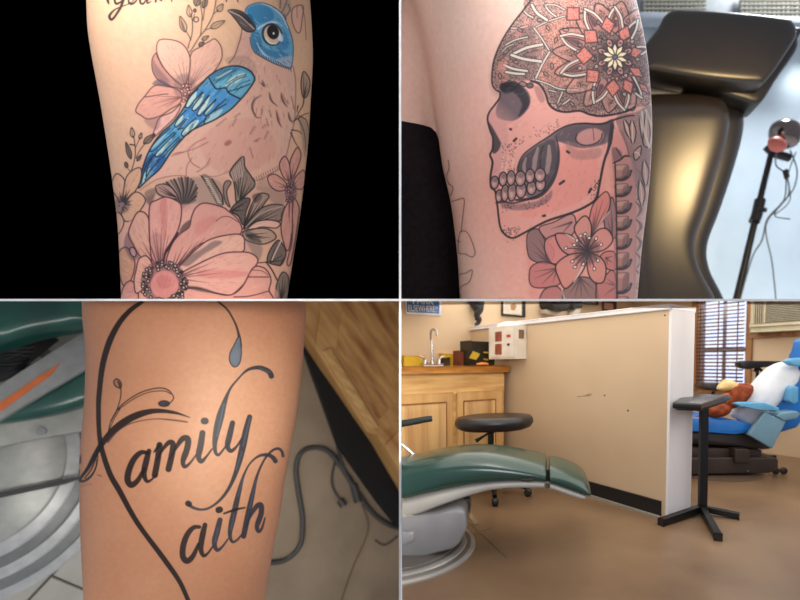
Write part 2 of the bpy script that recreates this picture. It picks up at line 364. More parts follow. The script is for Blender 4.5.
    u = np.array((-.68, .733)); v = np.array((.733, .68))
    O = np.array((238., 70.))
    def W(a, b): q = O+u*a+v*b; return (q[0], q[1])
    F([(214, 78), (232, 70), (250, 74), (252, 82), (240, 96), (226, 90), (216, 86)], (110, 176, 196), .7, soft=1.5)
    F([(210, 76), (224, 69), (240, 68), (230, 76), (216, 82)], (36, 96, 128), .55, soft=1.5)
    F([(186, 106), (200, 88), (212, 88), (226, 92), (236, 100), (214, 112), (200, 112)], (64, 136, 192), .8, soft=2)
    F([(176, 122), (188, 108), (206, 116), (204, 122), (188, 130)], (58, 128, 190), .8, soft=1.5)
    F([(150, 150), (166, 130), (180, 136), (166, 156)], (70, 140, 186), .6, soft=1.5)
    F([(142, 168), (152, 154), (166, 158), (150, 176)], (34, 78, 140), .8, soft=1.5)
    F([(139, 187), (142, 174), (154, 172)], (96, 160, 190), .8, soft=1)
    # light feather tips
    LT = (196, 214, 200)
    for (a, b, wd, al) in (((196, 92), (187.5, 105.5), 5, .8), ((203, 94), (193.5, 108.5), 5, .8), ((209, 97), (199, 113), 4.5, .85), ((214, 101), (205.5, 112.5), 4, .7), ((222, 110), (206, 122), 5, .6),
                           ((183, 116), (175.6, 124.5), 3.4, .8), ((188, 118), (178.5, 127.5), 3, .7), ((198, 121), (183, 134), 5.5, .9), ((166, 134), (151.5, 148.5), 2.6, .5), ((172, 138), (156.5, 155), 3, .8), ((176, 142), (163, 156), 2.4, .5), ((150, 168), (141.5, 183), 3.5, .6),
                           ((244, 74), (227, 85), 6, .75), ((232, 70), (216, 78), 3, .5)):
        L([a, lerp2(a, b, .5), b], [wd*.3, wd*.9, wd, wd*.5], LT, al)
    r = random.Random(8)
    for i in range(110):
        a = r.uniform(-4, 136); half = 17 if a < 36 else (15 if a < 70 else 8)
        b = r.uniform(-half, half)*.85+(-1 if a > 60 else 0)
        q = W(a, b); l = r.uniform(4, 11)
        if cv.inside(np.array(wing), np.array([[q[0]+u[0]*l]]), np.array([[q[1]+u[1]*l]]))[0, 0] and cv.inside(np.array(wing), np.array([[q[0]]]), np.array([[q[1]]]))[0, 0]:
            L([q, (q[0]+u[0]*l, q[1]+u[1]*l)], [.8, .2], ((24, 60, 86), (150, 198, 216), (34, 90, 140))[i % 3], .6)
    # row edges and feather outlines
    D = (22, 30, 40)
    L([(209, 78), (213, 85), (217, 89), (225.5, 88), (229, 93), (240.5, 99)], 1.2, D, .9)
    L([(225.5, 88), (236, 80), (246, 76)], .8, D, .7); L([(228, 92), (240, 88), (250, 84)], .8, D, .8)
    for p in ([(198, 89), (190, 97), (185.5, 106.5), (189, 107), (196, 99), (203, 92)], [(203, 93), (196, 102), (192, 109.5), (196, 110), (203, 102), (209, 95)], [(209, 96), (202, 105), (197, 114), (200.5, 115.5), (208, 107), (216, 99)],
              [(216, 100), (209, 107), (204, 114), (208, 115.5), (216, 108), (226, 99)], [(226, 104), (214, 111), (206, 117), (204, 124)],
              [(186, 110), (178, 119), (174.5, 126), (178, 126.5), (185, 119)], [(187, 119), (180, 127), (178, 129.5), (183, 128)], [(196, 118), (186, 127), (181.5, 134.5), (186, 135.5), (196, 127), (206, 119)],
              [(170, 128), (158, 139), (150, 149.5), (153, 151), (162, 143), (174, 132)], [(176, 133), (165, 144), (155.5, 154.5), (159, 156.5), (168, 148), (179, 137)], [(180, 139), (170, 149), (162, 158)],
              [(154, 155), (147, 163), (144, 172), (141, 184)], [(160, 159), (151, 169), (145, 180)], [(152, 158), (148, 166), (146, 176)]):
        L(p, .9, D, .9)
    L(wing, 1.3, D, .92, close=True)
    for p in ([(236, 70), (224, 76), (214, 84)], [(246, 74), (236, 78), (226, 84)], [(250, 80), (240, 84), (234, 90)], [(230, 69), (218, 76)]): L(p, .7, D, .6)
    # head
    head = [(245, 12), (248, 6), (260, 2.5), (272, 6), (282, 13.5), (288.5, 27), (293, 42), (293, 58), (291, 68), (284, 67), (275, 64), (266, 59.5), (258, 54.5), (252, 48), (250, 37.5), (254, 30), (251, 22)]
    F(head, (92, 158, 192), 1, noise=.2)
    F([(247, 9), (258, 4.5), (270, 8), (274, 18), (264, 23), (256, 24), (250, 18)], (44, 116, 160), .75, soft=2, noise=.5)
    F([(250, 14), (256, 26), (252, 28), (246, 18)], (28, 70, 100), .7, soft=1.2)
    F([(280, 26), (288, 36), (288, 48), (280, 50), (276, 46), (284, 36)], (50, 124, 170), .7, soft=2)
    F([(257, 44), (270, 50), (288, 54), (284, 60), (270, 56), (258, 50)], (40, 104, 150), .6, soft=2, noise=.5)
    F([(251, 32), (258, 32), (262, 44), (258, 52), (252, 46)], (34, 92, 130), .6, soft=1.5, noise=.5)
    F([(276, 60), (292, 56), (291.5, 67), (283, 67)], (182, 178, 190), .7, soft=2)
    L([(258, 29), (264, 25), (274, 22), (282, 26)], [1.2, 1.8, 1], (198, 210, 214), .85)
    L([(257, 43), (262, 52), (270, 59), (280, 64)], [1, 2, 1.4], (190, 204, 210), .7)
    L([(262, 3.6), (272, 7.5), (282, 16), (288, 28)], [.6, 1.4, 1], (206, 206, 206), .7)
    r = random.Random(5)
    for i in range(46):
        a = r.uniform(0, 6.28); q = (271+r.uniform(-17, 17), 35+r.uniform(-28, 28))
        if cv.inside(np.array(head), np.array([[q[0]]]), np.array([[q[1]]]))[0, 0]: L([q, (q[0]+r.uniform(2, 5), q[1]+r.uniform(1, 4))], [.7, .2], ((22, 66, 100), (160, 196, 212))[i % 2], .55)
    L(head[:9], .8, (50, 60, 70), .7); L(head[8:15], .9, (50, 50, 56), .6)
    for i in range(16): x = 254+i*2.4; y = 51+i*1.15; L([(x, y), (x+1.4, y+3.6)], [1, .3], (52, 54, 60), .7)
    S(cv.el(272, 34.5, 10.2, 11.6, -22), (36, 44, 54), .95, w=0)
    F(cv.el(272.4, 34.8, 8.4, 9.8, -22), (212, 186, 160), 1); F(cv.el(280, 37, 2.6, 5, -20), (214, 226, 234), .9, soft=.6)
    cv.ln([(266, 38), (270, 43), (276, 43.5)], 1.2, (236, 224, 206), .8)
    F(cv.el(273, 32.2, 5.9, 7.2, -18), (26, 18, 20), 1); F(cv.el(273.6, 33.4, 1, 1.3), (240, 240, 240), 1)
    # beak
    bk = [(228, 10.5), (234.5, 9.6), (243.5, 12.5), (250, 20), (255.5, 28.5), (250, 32), (243, 29), (236, 20), (231, 14)]
    S(bk, (74, 66, 68), .95, w=1, c=(20, 18, 22)); L([(229, 11), (240, 16), (248, 23), (254, 29)], 1.1, (200, 176, 166), .7)
    L([(234, 12), (242, 15), (250, 23)], [.6, 2.4, 1.6], (34, 28, 34), .8); L([(240, 22), (246, 26)], [.8, 2, .6], (150, 128, 122), .6)
    # breast strokes
    bd = (96, 62, 56)
    for p in ([(261, 95), (254, 100), (252, 108), (256, 117), (260, 117)], [(262, 109), (261, 115)], [(269, 92), (271, 100), (277, 106)], [(281, 93), (283, 101), (287, 107)], [(276, 110), (278, 120), (281, 127)], [(269, 110), (271, 117)], [(266, 118), (268, 126)],
              [(291, 96), (294, 109)], [(288, 112), (290, 120), (293, 122)], [(260, 82), (264, 86), (262, 80)], [(250, 134), (255, 126)], [(268, 131), (264, 139)], [(232, 126), (236, 118)], [(216, 126), (226, 118)], [(287, 100), (288, 104)],
              [(240, 113), (234, 117)], [(262, 128), (266, 124)], [(256, 140), (260, 138)]):
        L(p, 1.5, bd, .75, tap=True); L([(a+1.2, b+.8) for a, b in p], 1, (120, 84, 78), .5, tap=True)
    F(cv.el(228, 143, 4, 2.4, -30), (150, 78, 78), .7, soft=1.2); F(cv.el(256, 141, 2.4, 1.2), (150, 78, 78), .5, soft=.6)
    for p in ([(200, 168), (192, 163), (188, 152), (194, 144), (206, 138)], [(175, 155), (184, 152), (196, 148), (208, 142)], [(172, 156), (176, 153), (184, 152)], [(186, 176), (187, 166), (192, 158)], [(197, 172), (206, 166), (210, 158)], [(250, 148), (253, 158)], [(140, 190), (156, 180), (172, 176), (186, 176)]):
        L(p, .9, (150, 86, 84), .6)
    L([(200, 175.5), (215, 176.5), (225, 173), (232, 170)], .7, (120, 84, 80), .5)
    L([(253, 181), (262, 179), (270, 174), (280, 168), (286, 156), (290, 140), (294.5, 120), (295.5, 100), (295.5, 80), (293, 66)], 1, (126, 84, 80), .6)
    for i in range(12): x = 254+i*2.3; y = 181-i*1.15; L([(x, y-3), (x+1, y+.6)], [.8, .3], (110, 72, 68), .6)
    # ---- 5 leaves, ferns
    cv.id = 5
    F([(184, 180), (206, 178), (222, 184), (226, 204), (200, 206), (190, 210), (184, 200)], (140, 120, 112), .5, soft=3)
    def dark(p, base, tips, fa=.75, f=GR, n=.4, w=1.):
        F(p, f, fa, noise=n); cv.fan(base, tips, 1.2, (30, 26, 26), .75, .05, .95); L(p, w, INK, .9, close=True)
    fern = [(156, 189), (166, 182), (178, 178), (190, 177.5), (195, 182), (197.5, 189), (195, 200), (186, 212), (180, 208), (176, 200), (166, 199), (157, 195)]
    F(fern, (150, 128, 118), .8, noise=.3)
    for i in range(17):
        a = i/16; t = smooth([(158, 188), (168, 181.5), (180, 178), (190, 178.5), (197, 188), (195, 200)], False, 8)
        q = t[int(a*(len(t)-1))]; L([(182, 209), ((182+q[0])/2+2, (209+q[1])/2-2), q], [.6, 1.4, 1.8], (44, 36, 36) if i % 2 else (96, 82, 78), .8)
    S([(156, 186), (164, 184), (172, 188), (178, 198), (170, 198), (160, 195), (156.5, 191)], (178, 136, 128), .9); cv.fan((176, 197), [(158, 187), (160, 191), (164, 194), (162, 186)], 1, INK, .7)
    for p in ([(201.5, 176), (207, 184), (213, 193), (217, 203)], [(212, 179), (217, 187), (222, 196), (223, 204)]): L(p, 1.3, INK, .9)
    F([(202, 176), (212, 179), (223, 204), (217, 204)], GR, .6); r = random.Random(2)
    for i in range(12): a = i/11; x, y = 205+a*13, 178+a*24; L([(x-1+r.random(), y), (x+3, y+1)], 1.1, (214, 190, 170), .7)
    S([(224, 184), (228, 180.5), (231, 183), (227, 190), (227.5, 198), (230, 207), (226, 203), (223.6, 194)], (120, 104, 98), .75)
    dark([(242.7, 156.5), (230, 171.5), (233.5, 181), (235, 190), (237, 203), (246, 195), (255, 185), (251, 176), (245, 167)], (240, 202), [(233, 172), (237, 168), (241, 163), (244, 170), (248, 176), (252, 182), (253, 187)], .75, (110, 98, 92))
    L([(242.6, 157), (243, 172), (240, 190), (238, 204)], 1.2, (190, 160, 146), .5)
    for i in range(6): x = 231.5+i*1.7; L([(x, 172-i*2), (x+2.4, 181-i*1)], .9, (206, 176, 158), .7)
    dark([(250, 199), (240, 200), (230, 211), (237.5, 215), (243.5, 225), (246, 212)], (231, 211), [(249, 200), (244, 204), (243, 220), (246, 210)], .85, (74, 68, 66))
    dark([(243.5, 229), (248, 214), (252.5, 203), (260, 193.5), (269, 195.5), (264, 204), (258, 212), (250, 221)], (244, 228), [(257, 197), (263, 196), (267, 197), (253, 204), (262, 204)], .6, (140, 124, 114))
    dark([(244, 229), (252, 217), (260, 209), (272, 204.5), (284, 206), (282, 214), (279.5, 221), (266, 220), (254, 223)], (246, 227), [(270, 207), (276, 207), (282, 208), (280, 214), (278, 219), (268, 218)], .7, (112, 100, 94))
    L([(246, 227), (262, 213), (284, 206)], 1, (206, 180, 164), .6)
    F([(252, 196), (258, 193), (262, 196), (256, 203)], INK, .5, soft=1)
    S([(246, 231), (256, 222), (270, 220), (280, 223), (276, 228), (262, 227), (252, 230)], (226, 176, 158), .9)
    dark([(243.5, 231.5), (257, 228.5), (268, 229), (275, 234), (275, 239), (264.5, 244), (254, 243), (245, 239)], (246, 235), [(262, 242), (256, 242), (266, 239), (272, 238), (268, 233)], .55, (150, 130, 118))
    F([(244, 232), (254, 233), (262, 243), (250, 241)], (60, 54, 52), .6, soft=2)
    F([(244, 240), (262, 246), (258, 262), (247, 258)], (110, 96, 92), .5, soft=3)
    L([(258, 263), (267, 262)], .9)
    dark([(279.5, 240.5), (274, 244), (269, 252.5), (267.5, 261.5), (276, 265), (282, 264), (286, 252)], (270, 262), [(279, 243), (276, 246), (283, 255), (284, 260)], .8, (80, 74, 72))
    L([(281, 241), (275, 253), (272, 260)], 1.3, (214, 186, 168), .8)
    F([(262, 176), (270, 186), (284, 194), (282, 206), (272, 202), (262, 192), (256, 188)], (120, 100, 96), .35, soft=3)
    L([(266, 262), (272, 270), (277, 280)], 1.2); L([(280, 266), (284, 258)], 1)
    dark([(283, 272), (288, 276), (289, 286), (287, 299), (276.5, 300), (276, 288), (279, 278)], (281, 300), [(283, 275), (286, 279), (279, 282), (287, 286)], .75, (96, 90, 84))
    # right edge twigs
    dark([(303.5, 71.5), (309, 78), (310, 86), (307, 96), (303, 97), (301, 84)], (304, 97), [(303.5, 74), (307, 80), (308, 88)], .6, (130, 118, 106))
    for p in ([(304, 97), (303, 105), (299, 112), (295, 120)], [(298, 106), (297, 112)], [(294, 121), (303, 115), (309, 113)], [(299, 116), (306, 120), (309, 130)], [(298, 118), (304, 132), (306, 150)], [(292, 130), (298, 131), (302, 134)], [(291, 133), (295, 142), (299, 148)]):
        L(p, [1.3, 1, .7], (60, 52, 48), .85)
    F([(299, 118), (306, 122), (309, 136), (305, 158), (302, 140)], (110, 100, 90), .5, soft=1)
    for p in ([(282, 12), (285, 6), (288, -4)], [(280, 8), (281, -4)], [(286, 16), (290, 10), (288, 4)], [(284, 14), (286, 19)]): L(p, 1.3, (80, 74, 72), .8)
    F([(276, -4), (290, -4), (289, 12), (284, 16)], (150, 134, 126), .45, soft=2)
    S([(293, 8), (292, 20), (296, 31), (300, 32), (302, 20), (303, 6)], (222, 170, 152), .8, w=.9, c=(120, 80, 76)); L([(302, 6), (305, 20), (306, 40)], .8, (120, 84, 78), .7)
    L([(297, 5), (297, 18)], .6, (130, 84, 80), .6)
    # ---- 6 small flower, left
    cv.id = 6
    q = (122, 204.5)
    for p in ([(111.5, 190), (115.7, 174), (124, 179), (126, 190), (123, 204)], [(125, 181), (131.5, 171), (140.5, 168), (141, 179), (136, 190), (124, 203)], [(124, 205), (132, 194), (139, 192.5), (145.5, 200), (140.5, 210), (133, 219.5), (125, 221), (121, 212)], [(122, 206), (112, 191), (111, 203), (115, 214), (121, 214)], [(118, 212), (113, 222), (118, 234), (124, 222)]):
        S(p, (212, 162, 132), .85, w=1, c=(60, 40, 40)); cv.streak(p, q, 40, STK, .22)
    F(cv.el(q[0], q[1], 8, 9), (70, 50, 56), .45, soft=3)
    cv.fan(q, [(118, 184), (122, 186), (130, 182), (135, 180), (138, 186), (139, 198), (138, 205), (131, 213), (126, 216), (114, 198), (115, 208)], 1.6, (40, 30, 34), .8, 0, .62)
    F(cv.el(q[0], q[1], 2.4, 2.6), (150, 118, 120), .9)
    F([(145, 192), (156, 188), (154, 198), (150, 206), (146, 200)], (60, 52, 60), .6, soft=2)
    # ---- 7 small flower, right
    cv.id = 7
    q = (290, 188)
    for p in ([(267.5, 177.5), (273.5, 174), (280, 177), (286, 183), (287, 189), (278, 191), (270.5, 186)], [(279.5, 167), (281, 160), (285.5, 156.5), (290, 166), (290, 180), (284, 178)], [(290, 163), (294, 152), (298, 147.5), (301, 155), (298, 167), (292, 179)],
              [(295, 178), (303.5, 170), (305.5, 180), (302, 189), (294, 187)], [(291, 200), (284, 210), (281, 229), (285.5, 248), (289, 249), (292, 230), (293, 210)], [(293, 200), (299, 207), (298, 222), (291, 262), (287, 262), (292, 240)]):
        S(p, (208, 148, 134), .9, w=1, c=(70, 42, 46)); cv.streak(p, q, 40, STK, .25)
    cv.fan(q, [(272, 180), (275, 186), (284, 164), (287, 166), (295, 156), (297, 164), (301, 178), (288, 228), (289, 234), (296, 214)], 1.2, (90, 46, 56), .65, .1, .75)
    F(cv.el(291, 192, 6.5, 11), (110, 76, 88), .6, soft=1.4); r = random.Random(6)
    for i in range(24): S(cv.el(290.5+r.gauss(0, 2.6), 191+r.gauss(0, 5.4), 1.1, 1.2), (196, 150, 158), .9, w=.6, c=(50, 32, 40))
    # ---- 8 big flower
    cv.id = 8
    F([(122, 230), (140, 212), (160, 198), (178, 204), (206, 204), (232, 214), (244, 238), (258, 262), (270, 280), (266, 302), (118, 302), (120, 260)], (222, 160, 148), .7, soft=2)
    oc = (78, 40, 46)
    ps = [([(118, 254), (125.5, 247), (131.5, 254), (135, 264), (131, 280), (124, 286), (119, 272)], (206, 150, 118)), ([(124, 286), (132, 281), (138, 292), (136, 304), (120, 304)], (216, 150, 140)),
          ([(150, 226), (146, 214), (138, 212), (132, 222), (128.5, 234.5), (134, 246), (140, 256), (152, 264)], (222, 166, 146)),
          ([(150, 205), (157, 200), (166, 197), (175, 200), (181, 205), (181, 218), (177, 232), (166, 251), (162, 266), (153, 266), (150, 243), (149, 224)], (226, 162, 150)),
          ([(191.5, 217), (196, 207.5), (205, 203), (222, 207), (229, 211.5), (237.5, 219), (242, 229), (238, 235), (222, 236), (208, 241), (196, 247), (182, 262), (172, 266), (166, 262), (172, 244), (180, 234), (189, 227)], (216, 154, 142)),
          ([(200, 246), (214, 238), (236, 234), (243.5, 237), (244.5, 244), (242, 252), (222, 254), (200, 264), (182, 272), (178, 268)], (228, 176, 158)),
          ([(180, 275), (200, 263), (222.5, 253.5), (242, 252), (252.5, 254), (258, 260.5), (253, 270), (248, 279.5), (234.5, 293), (228, 295), (212, 292), (198, 288), (184, 286)], (230, 170, 156)),
          ([(253, 268), (263, 267.5), (269, 273.5), (271, 281), (269, 290), (268, 304), (190, 304), (184, 290), (200, 289), (214, 293), (230, 295), (242, 287)], (226, 162, 148)),
          ([(139, 259), (146.5, 256), (152, 264), (152, 276), (144, 288), (136, 293), (134, 281), (136, 270)], (228, 170, 150))]
    for i, (p, f) in enumerate(ps): S(p, tuple(int(a*.9+b*.1)-6 for a, b in zip(f, (200, 160, 130))), .93, w=1.05, c=oc, a=.9); cv.streak(p, (164, 284), 130, STK, .2, 1., i)
    F([(152, 236), (162, 236), (164, 264), (154, 264)], (150, 96, 96), .35, soft=3)
    F([(160, 202), (167, 200), (166, 234), (163, 240), (161, 220)], (186, 96, 92), .4, soft=2); F([(196, 224), (212, 216), (216, 222), (198, 236)], (196, 100, 100), .3, soft=4)
    F([(200, 270), (248, 272), (240, 277), (204, 278)], (206, 116, 112), .5, soft=2.4)
    F([(180, 262), (200, 250), (214, 241), (222, 243), (204, 254), (188, 266)], (96, 80, 80), .6, soft=1.4); F([(184, 286), (200, 287), (216, 293), (198, 291)], (70, 58, 60), .6, soft=1)
    F([(166, 250), (176, 236), (188, 228), (190, 220), (182, 226), (176, 238)], (70, 52, 56), .7, soft=1)
    L([(178, 233), (171, 244), (165, 254), (163.5, 264)], [1.4, 2.4, 1.6], (50, 28, 34), .9)
    cv.fan((160, 272), [(150, 216), (142, 222), (137, 232), (146, 232), (154, 214), (162, 212), (168, 216), (172, 222), (134, 240), (140, 240), (157, 236), (160, 240)], 1, (84, 50, 54), .6, .1, .75)
    cv.fan((170, 276), [(186, 240), (190, 246), (198, 236), (206, 232), (214, 228), (178, 246), (196, 250), (186, 252)], 1.1, (84, 50, 54), .65, .22, .8)
    cv.fan((176, 278), [(214, 262), (222, 258), (226, 266), (210, 270), (204, 264), (196, 272), (230, 272), (216, 284), (200, 282)], 1, (100, 60, 62), .5, .15, .85)
    cv.fan((154, 278), [(140, 264), (138, 270), (138, 278), (139, 284), (143, 262), (141, 288)], 1.1, (60, 38, 44), .8, 0, .75)
    L([(248, 277), (258, 277), (269, 277)], .9, oc, .8); L([(234, 297), (250, 296), (269, 291)], .9, oc, .8); L([(252, 270), (262, 271), (268, 275)], .7, oc, .6)
    L([(216, 221), (222, 217), (230, 217), (238, 222)], .8, oc, .6)
    F([(128, 232), (134, 246), (140, 256), (132, 260), (124, 246)], (80, 58, 70), .5, soft=2)
    S(cv.el(133, 252, 3, 5, -20), (190, 140, 144), .8)
    F(cv.el(163.5, 283, 23, 23), (120, 80, 84), .7, soft=1.5)
    F(cv.el(164.5, 285, 14, 14.5), (206, 134, 126), 1, soft=1.5); F(cv.el(164, 282, 8, 7), (180, 92, 92), .4, soft=4); cv.streak(cv.el(164.5, 285, 14, 14.5), (164, 300), 60, STK, .2)
    r = random.Random(11)
    for i in range(120):
        a = r.uniform(0, 6.283); rr = r.uniform(15, 22.5); x, y = 163.8+rr*math.cos(a)*1.03, 284+rr*math.sin(a)
        if i % 3: S(cv.el(x, y, 1.5, 1.6), (206, 172, 160), .95, w=.8, c=(36, 26, 30), a=.9)
        else: F(cv.el(x, y, 1.3, 1.3), (34, 24, 28), .9)
    return cv

def art_skull():
    cv = Canvas(425, -8, 668, 312)
    F, L, S = cv.fill, cv.ln, cv.shape
    K = (40, 36, 40); RED = (224, 138, 122); BONE = (230, 160, 146); cv.wk = 1.12; cv.ak = 1.05; GY = (112, 98, 102); WH = (216, 202, 186)
    # ---- 1 unfinished flower outline
    cv.id = 1
    k = (46, 42, 54)
    for p in ([(448, 160), (449, 168), (446.5, 177), (449, 184)], [(449, 184), (453, 188), (450, 196), (447, 190)], [(450, 202), (457, 200), (464, 199), (463, 214), (461, 232)], [(450, 202), (453, 222), (455, 244), (457, 270)],
              [(460, 232), (465, 231), (470, 237), (475, 252), (472, 257), (465, 254), (459, 253), (458, 244), (460, 232)], [(456, 240), (460, 242)], [(460, 274), (466, 273), (472, 270), (471, 278), (468, 283), (462, 286), (459, 290), (458, 280), (460, 274)], [(457, 288), (460, 294), (461, 302)], [(456, 262), (458, 272)]):
        L(p, .9, k, .8)
    # ---- 3 petals behind, bottom flower
    cv.id = 3
    F([(530, 234), (560, 224), (596, 204), (616, 200), (618, 300), (540, 304), (529, 284)], (216, 130, 120), .4, soft=4)
    gp = (84, 66, 70)
    for p, f, g in (([(527.4, 234), (528, 254), (535, 261.5), (550, 263), (554, 250), (545, 240), (538, 229)], (120, 96, 98), .8), ([(530, 269), (530, 283.5), (539, 288), (559.5, 284), (558, 268), (546, 262), (537, 263)], (190, 112, 108), .8),
                    ([(541, 304), (544, 290), (558, 287), (566, 304)], (176, 112, 108), .8), ([(563, 292), (570, 284), (580, 277), (594, 281), (598, 300), (590, 306), (566, 306)], (130, 102, 98), .8), ([(597, 282), (605, 276), (612, 270), (617, 280), (616, 304), (598, 304)], (184, 110, 104), .8),
                    ([(539, 228), (554, 222), (572, 214), (576, 226), (570, 236), (556, 234), (548, 240)], (188, 132, 126), .8), ([(612, 197), (615, 206), (617, 222), (615, 238), (606, 230), (604, 216), (608, 204)], (140, 108, 108), .8),
                    ([(590, 215), (594, 203), (606, 191.5), (610.5, 202), (606, 216), (598, 227), (592, 238), (588, 228)], (214, 128, 116), .9), ([(605, 252), (614, 252), (617, 262), (615, 270), (606, 268), (600, 258)], (200, 118, 110), .9), ([(545, 241), (556, 236), (562, 250), (572, 256), (556, 264), (547, 258)], (212, 130, 124), .9)):
        S(p, f, g, w=1.1, c=K, a=.85)
    for b, t in (((550, 262), [(530, 240), (531, 250), (538, 236), (536, 256)]), ((558, 268), [(532, 272), (532, 280), (540, 286), (552, 284)]), ((580, 278), [(568, 296), (574, 300), (582, 300), (590, 298), (595, 290)]), ((592, 236), [(598, 202), (604, 196), (607, 206), (594, 210)]), ((572, 222), [(548, 230), (556, 228), (560, 236)]), ((612, 240), [(611, 202), (613, 212), (607, 216)]), ((606, 258), [(614, 256), (614, 264), (608, 266)]), ((617, 286), [(602, 282), (606, 278), (603, 296)])):
        cv.fan(b, t, 1.8, gp, .6, .02, .9)
    L([(609, 212), (600, 224), (592, 238)], 1.3, (214, 190, 176), .7); L([(562, 290), (566, 300), (578, 305)], 2, (206, 190, 174), .6)
    for p, f in (([(574.5, 231), (579, 220), (586, 216), (591, 224), (591, 236), (588, 250)], (214, 144, 130)), ([(588, 250), (590, 240), (598, 230), (607, 229), (613, 239), (607, 248), (597, 252)], (216, 142, 128)), ([(586, 252), (578, 243), (570.5, 235), (556, 234), (559, 246), (567, 254), (578, 255)], (206, 132, 124)),
                 ([(584, 253), (568.6, 255), (556, 265), (558.6, 278), (565, 288.5), (574, 281.6), (583, 270.6), (588, 256)], (214, 140, 126)), ([(588, 254), (600, 257), (606, 267), (603.5, 281.6), (594, 282), (588, 272)], (212, 138, 124))):
        S(p, f, .95, w=1.2, c=K, a=.9)
    cv.fan((587, 251), [(580, 224), (585, 222), (589, 226), (601, 234), (607, 236), (608, 242), (562, 238), (564, 246), (572, 250), (562, 266), (568, 262), (566, 276), (576, 276), (580, 270), (592, 274), (598, 276), (602, 266)], 2, (90, 66, 68), .6, 0, .7)
    L([(587, 252), (582, 268), (574, 282)], [1, 2, 1], (216, 196, 178), .8); L([(587, 250), (576, 240), (566, 234)], [1, 1.8, 1], (206, 196, 180), .7)
    F(cv.el(587, 251, 13, 14), (90, 66, 68), .45, soft=5); F(cv.el(587, 251, 6, 7), (70, 56, 60), .5, soft=2)
    for x, y in ((385, 250), (410, 240), (432, 262), (350, 300), (305, 318), (340, 390), (355, 420), (400, 405), (460, 430), (480, 385), (497, 298), (470, 265), (365, 275)):
        X, Y = 510+x/5.457, 190+y/5.457
        L([(587.5, 251), ((587+X)/2+1, (251+Y)/2-1), (X, Y)], .9, (60, 52, 56), .8); S(cv.el(X, Y, 1.4, 1.9, x % 90), (232, 222, 206), 1, w=.6)
    # ---- 4 spine
    cv.id = 4
    F([(612, 138), (634, 150), (636, 200), (634, 304), (615, 304), (614, 200)], (168, 110, 106), .7, soft=2)
    F([(632, 160), (650, 150), (648, 220), (640, 304), (634, 304), (635, 200)], (150, 118, 114), .55, soft=2, noise=.5)
    F([(612, 134), (624, 130), (628, 146), (622, 158), (613, 160)], (214, 142, 130), .9); F([(612, 148), (620, 150), (622, 158), (614, 162)], (110, 84, 86), .7, soft=1)
    L([(622, 132), (627, 146), (629, 154)], 1.2, K); L([(616, 148), (621, 156)], .9, K); L([(613, 163), (620, 160), (625, 156), (634, 156), (640, 149)], [1, 1.8, 1.6, 1], K, .9)
    ys = [(165, 180), (184, 196), (201, 213), (216.5, 229.5), (234, 248.5), (253, 269), (273, 293), (297, 316)]
    for i, (a, b) in enumerate(ys):
        xo = 1 if i > 1 else 0
        S([(615+xo, a+1), (621+xo, a), (627+xo, a), (628.6, a+3), (627, b-5), (622, b-3), (616+xo, b-2), (615.4+xo, (a+b)/2)], (172, 120, 108), .95, w=.8, c=(84, 64, 66))
        F([(616+xo, a+1), (626, a), (625, a+4), (617+xo, a+5)], (214, 174, 150), .5, soft=1); F([(624, a+2), (629, a+2), (627, b-3), (622, b-3)], (110, 84, 82), .6, soft=1)
        L([(616+xo, b), (623, b-.5), (628, b-3.5), (631, b-9)], [2.2, 3, 3.4, 2.6], (52, 44, 48), .9); L([(627.5, b-4), (630, b-8)], .9, (150, 124, 122), .7)
    L([(615, 162), (616, 196), (617, 250), (617, 302)], 1.3, K, .8)
    for i in range(8): y = 168+i*17; L([(636, y), (641, y+7), (637, y+15)], [1, 3, 1], (80, 66, 70), .7)
    for i in range(7): y = 160+i*20; L([(643, y), (648-i*.8, y+9), (642, y+18)], 1.6, (206, 184, 168), .5)
    # ---- 2 skull
    cv.id = 2
    cran = [(536, -6), (522.5, 11), (511, 26), (501, 42.5), (494, 60), (492, 75), (492.5, 85), (496, 90), (500, 92), (508, 84), (520, 81), (531, 81), (539, 84), (545, 92.5), (549, 104), (556, 110), (566, 112), (580, 111), (590, 114.5), (601, 116), (616, 114), (627.5, 111), (635, 107), (650, 104), (656, 80), (654, 50), (648, 20), (640, -6)]
    face = [(500, 92), (499, 99), (490, 111), (487.5, 119), (490, 130), (493, 138), (492.5, 149), (490, 155), (492.5, 162.5), (490.5, 176), (491, 188), (495, 192), (498, 205), (500, 226), (505, 234.5), (513, 238), (524, 233), (546, 221.5), (570, 213), (585, 207), (596, 199), (599, 187), (604, 162), (610, 144), (613, 128), (635, 116), (635, 107), (616, 113), (590, 113), (565, 111), (549, 103), (541, 86), (528, 80), (508, 82)]
    F(face, BONE, .85, soft=.6)
    F([(488, 118), (492, 108), (500, 98), (506, 118), (508, 150), (500, 178), (492, 172), (491, 150), (490, 132)], (206, 150, 144), .6, soft=3)
    F([(545, 150), (590, 150), (598, 170), (585, 198), (540, 216), (520, 215), (540, 200), (556, 178)], (232, 142, 128), .6, soft=5)
    # cranium with dotwork
    F(cran, (190, 146, 134), .9); F(cran, K, .75, stip=(.36, 2)); 
    F([(494, 62), (504, 40), (530, 24), (536, 50), (534, 78), (510, 80), (496, 88)], K, .26, soft=3, noise=.6)
    F([(546, 60), (575, 90), (630, 104), (600, 112), (560, 108), (548, 90)], K, .3, soft=3, noise=.6)
    F([(560, 50), (575, 20), (600, 10), (630, 10), (646, 40), (648, 80), (630, 96), (590, 92), (570, 76)], K, .34, soft=4, noise=.6)
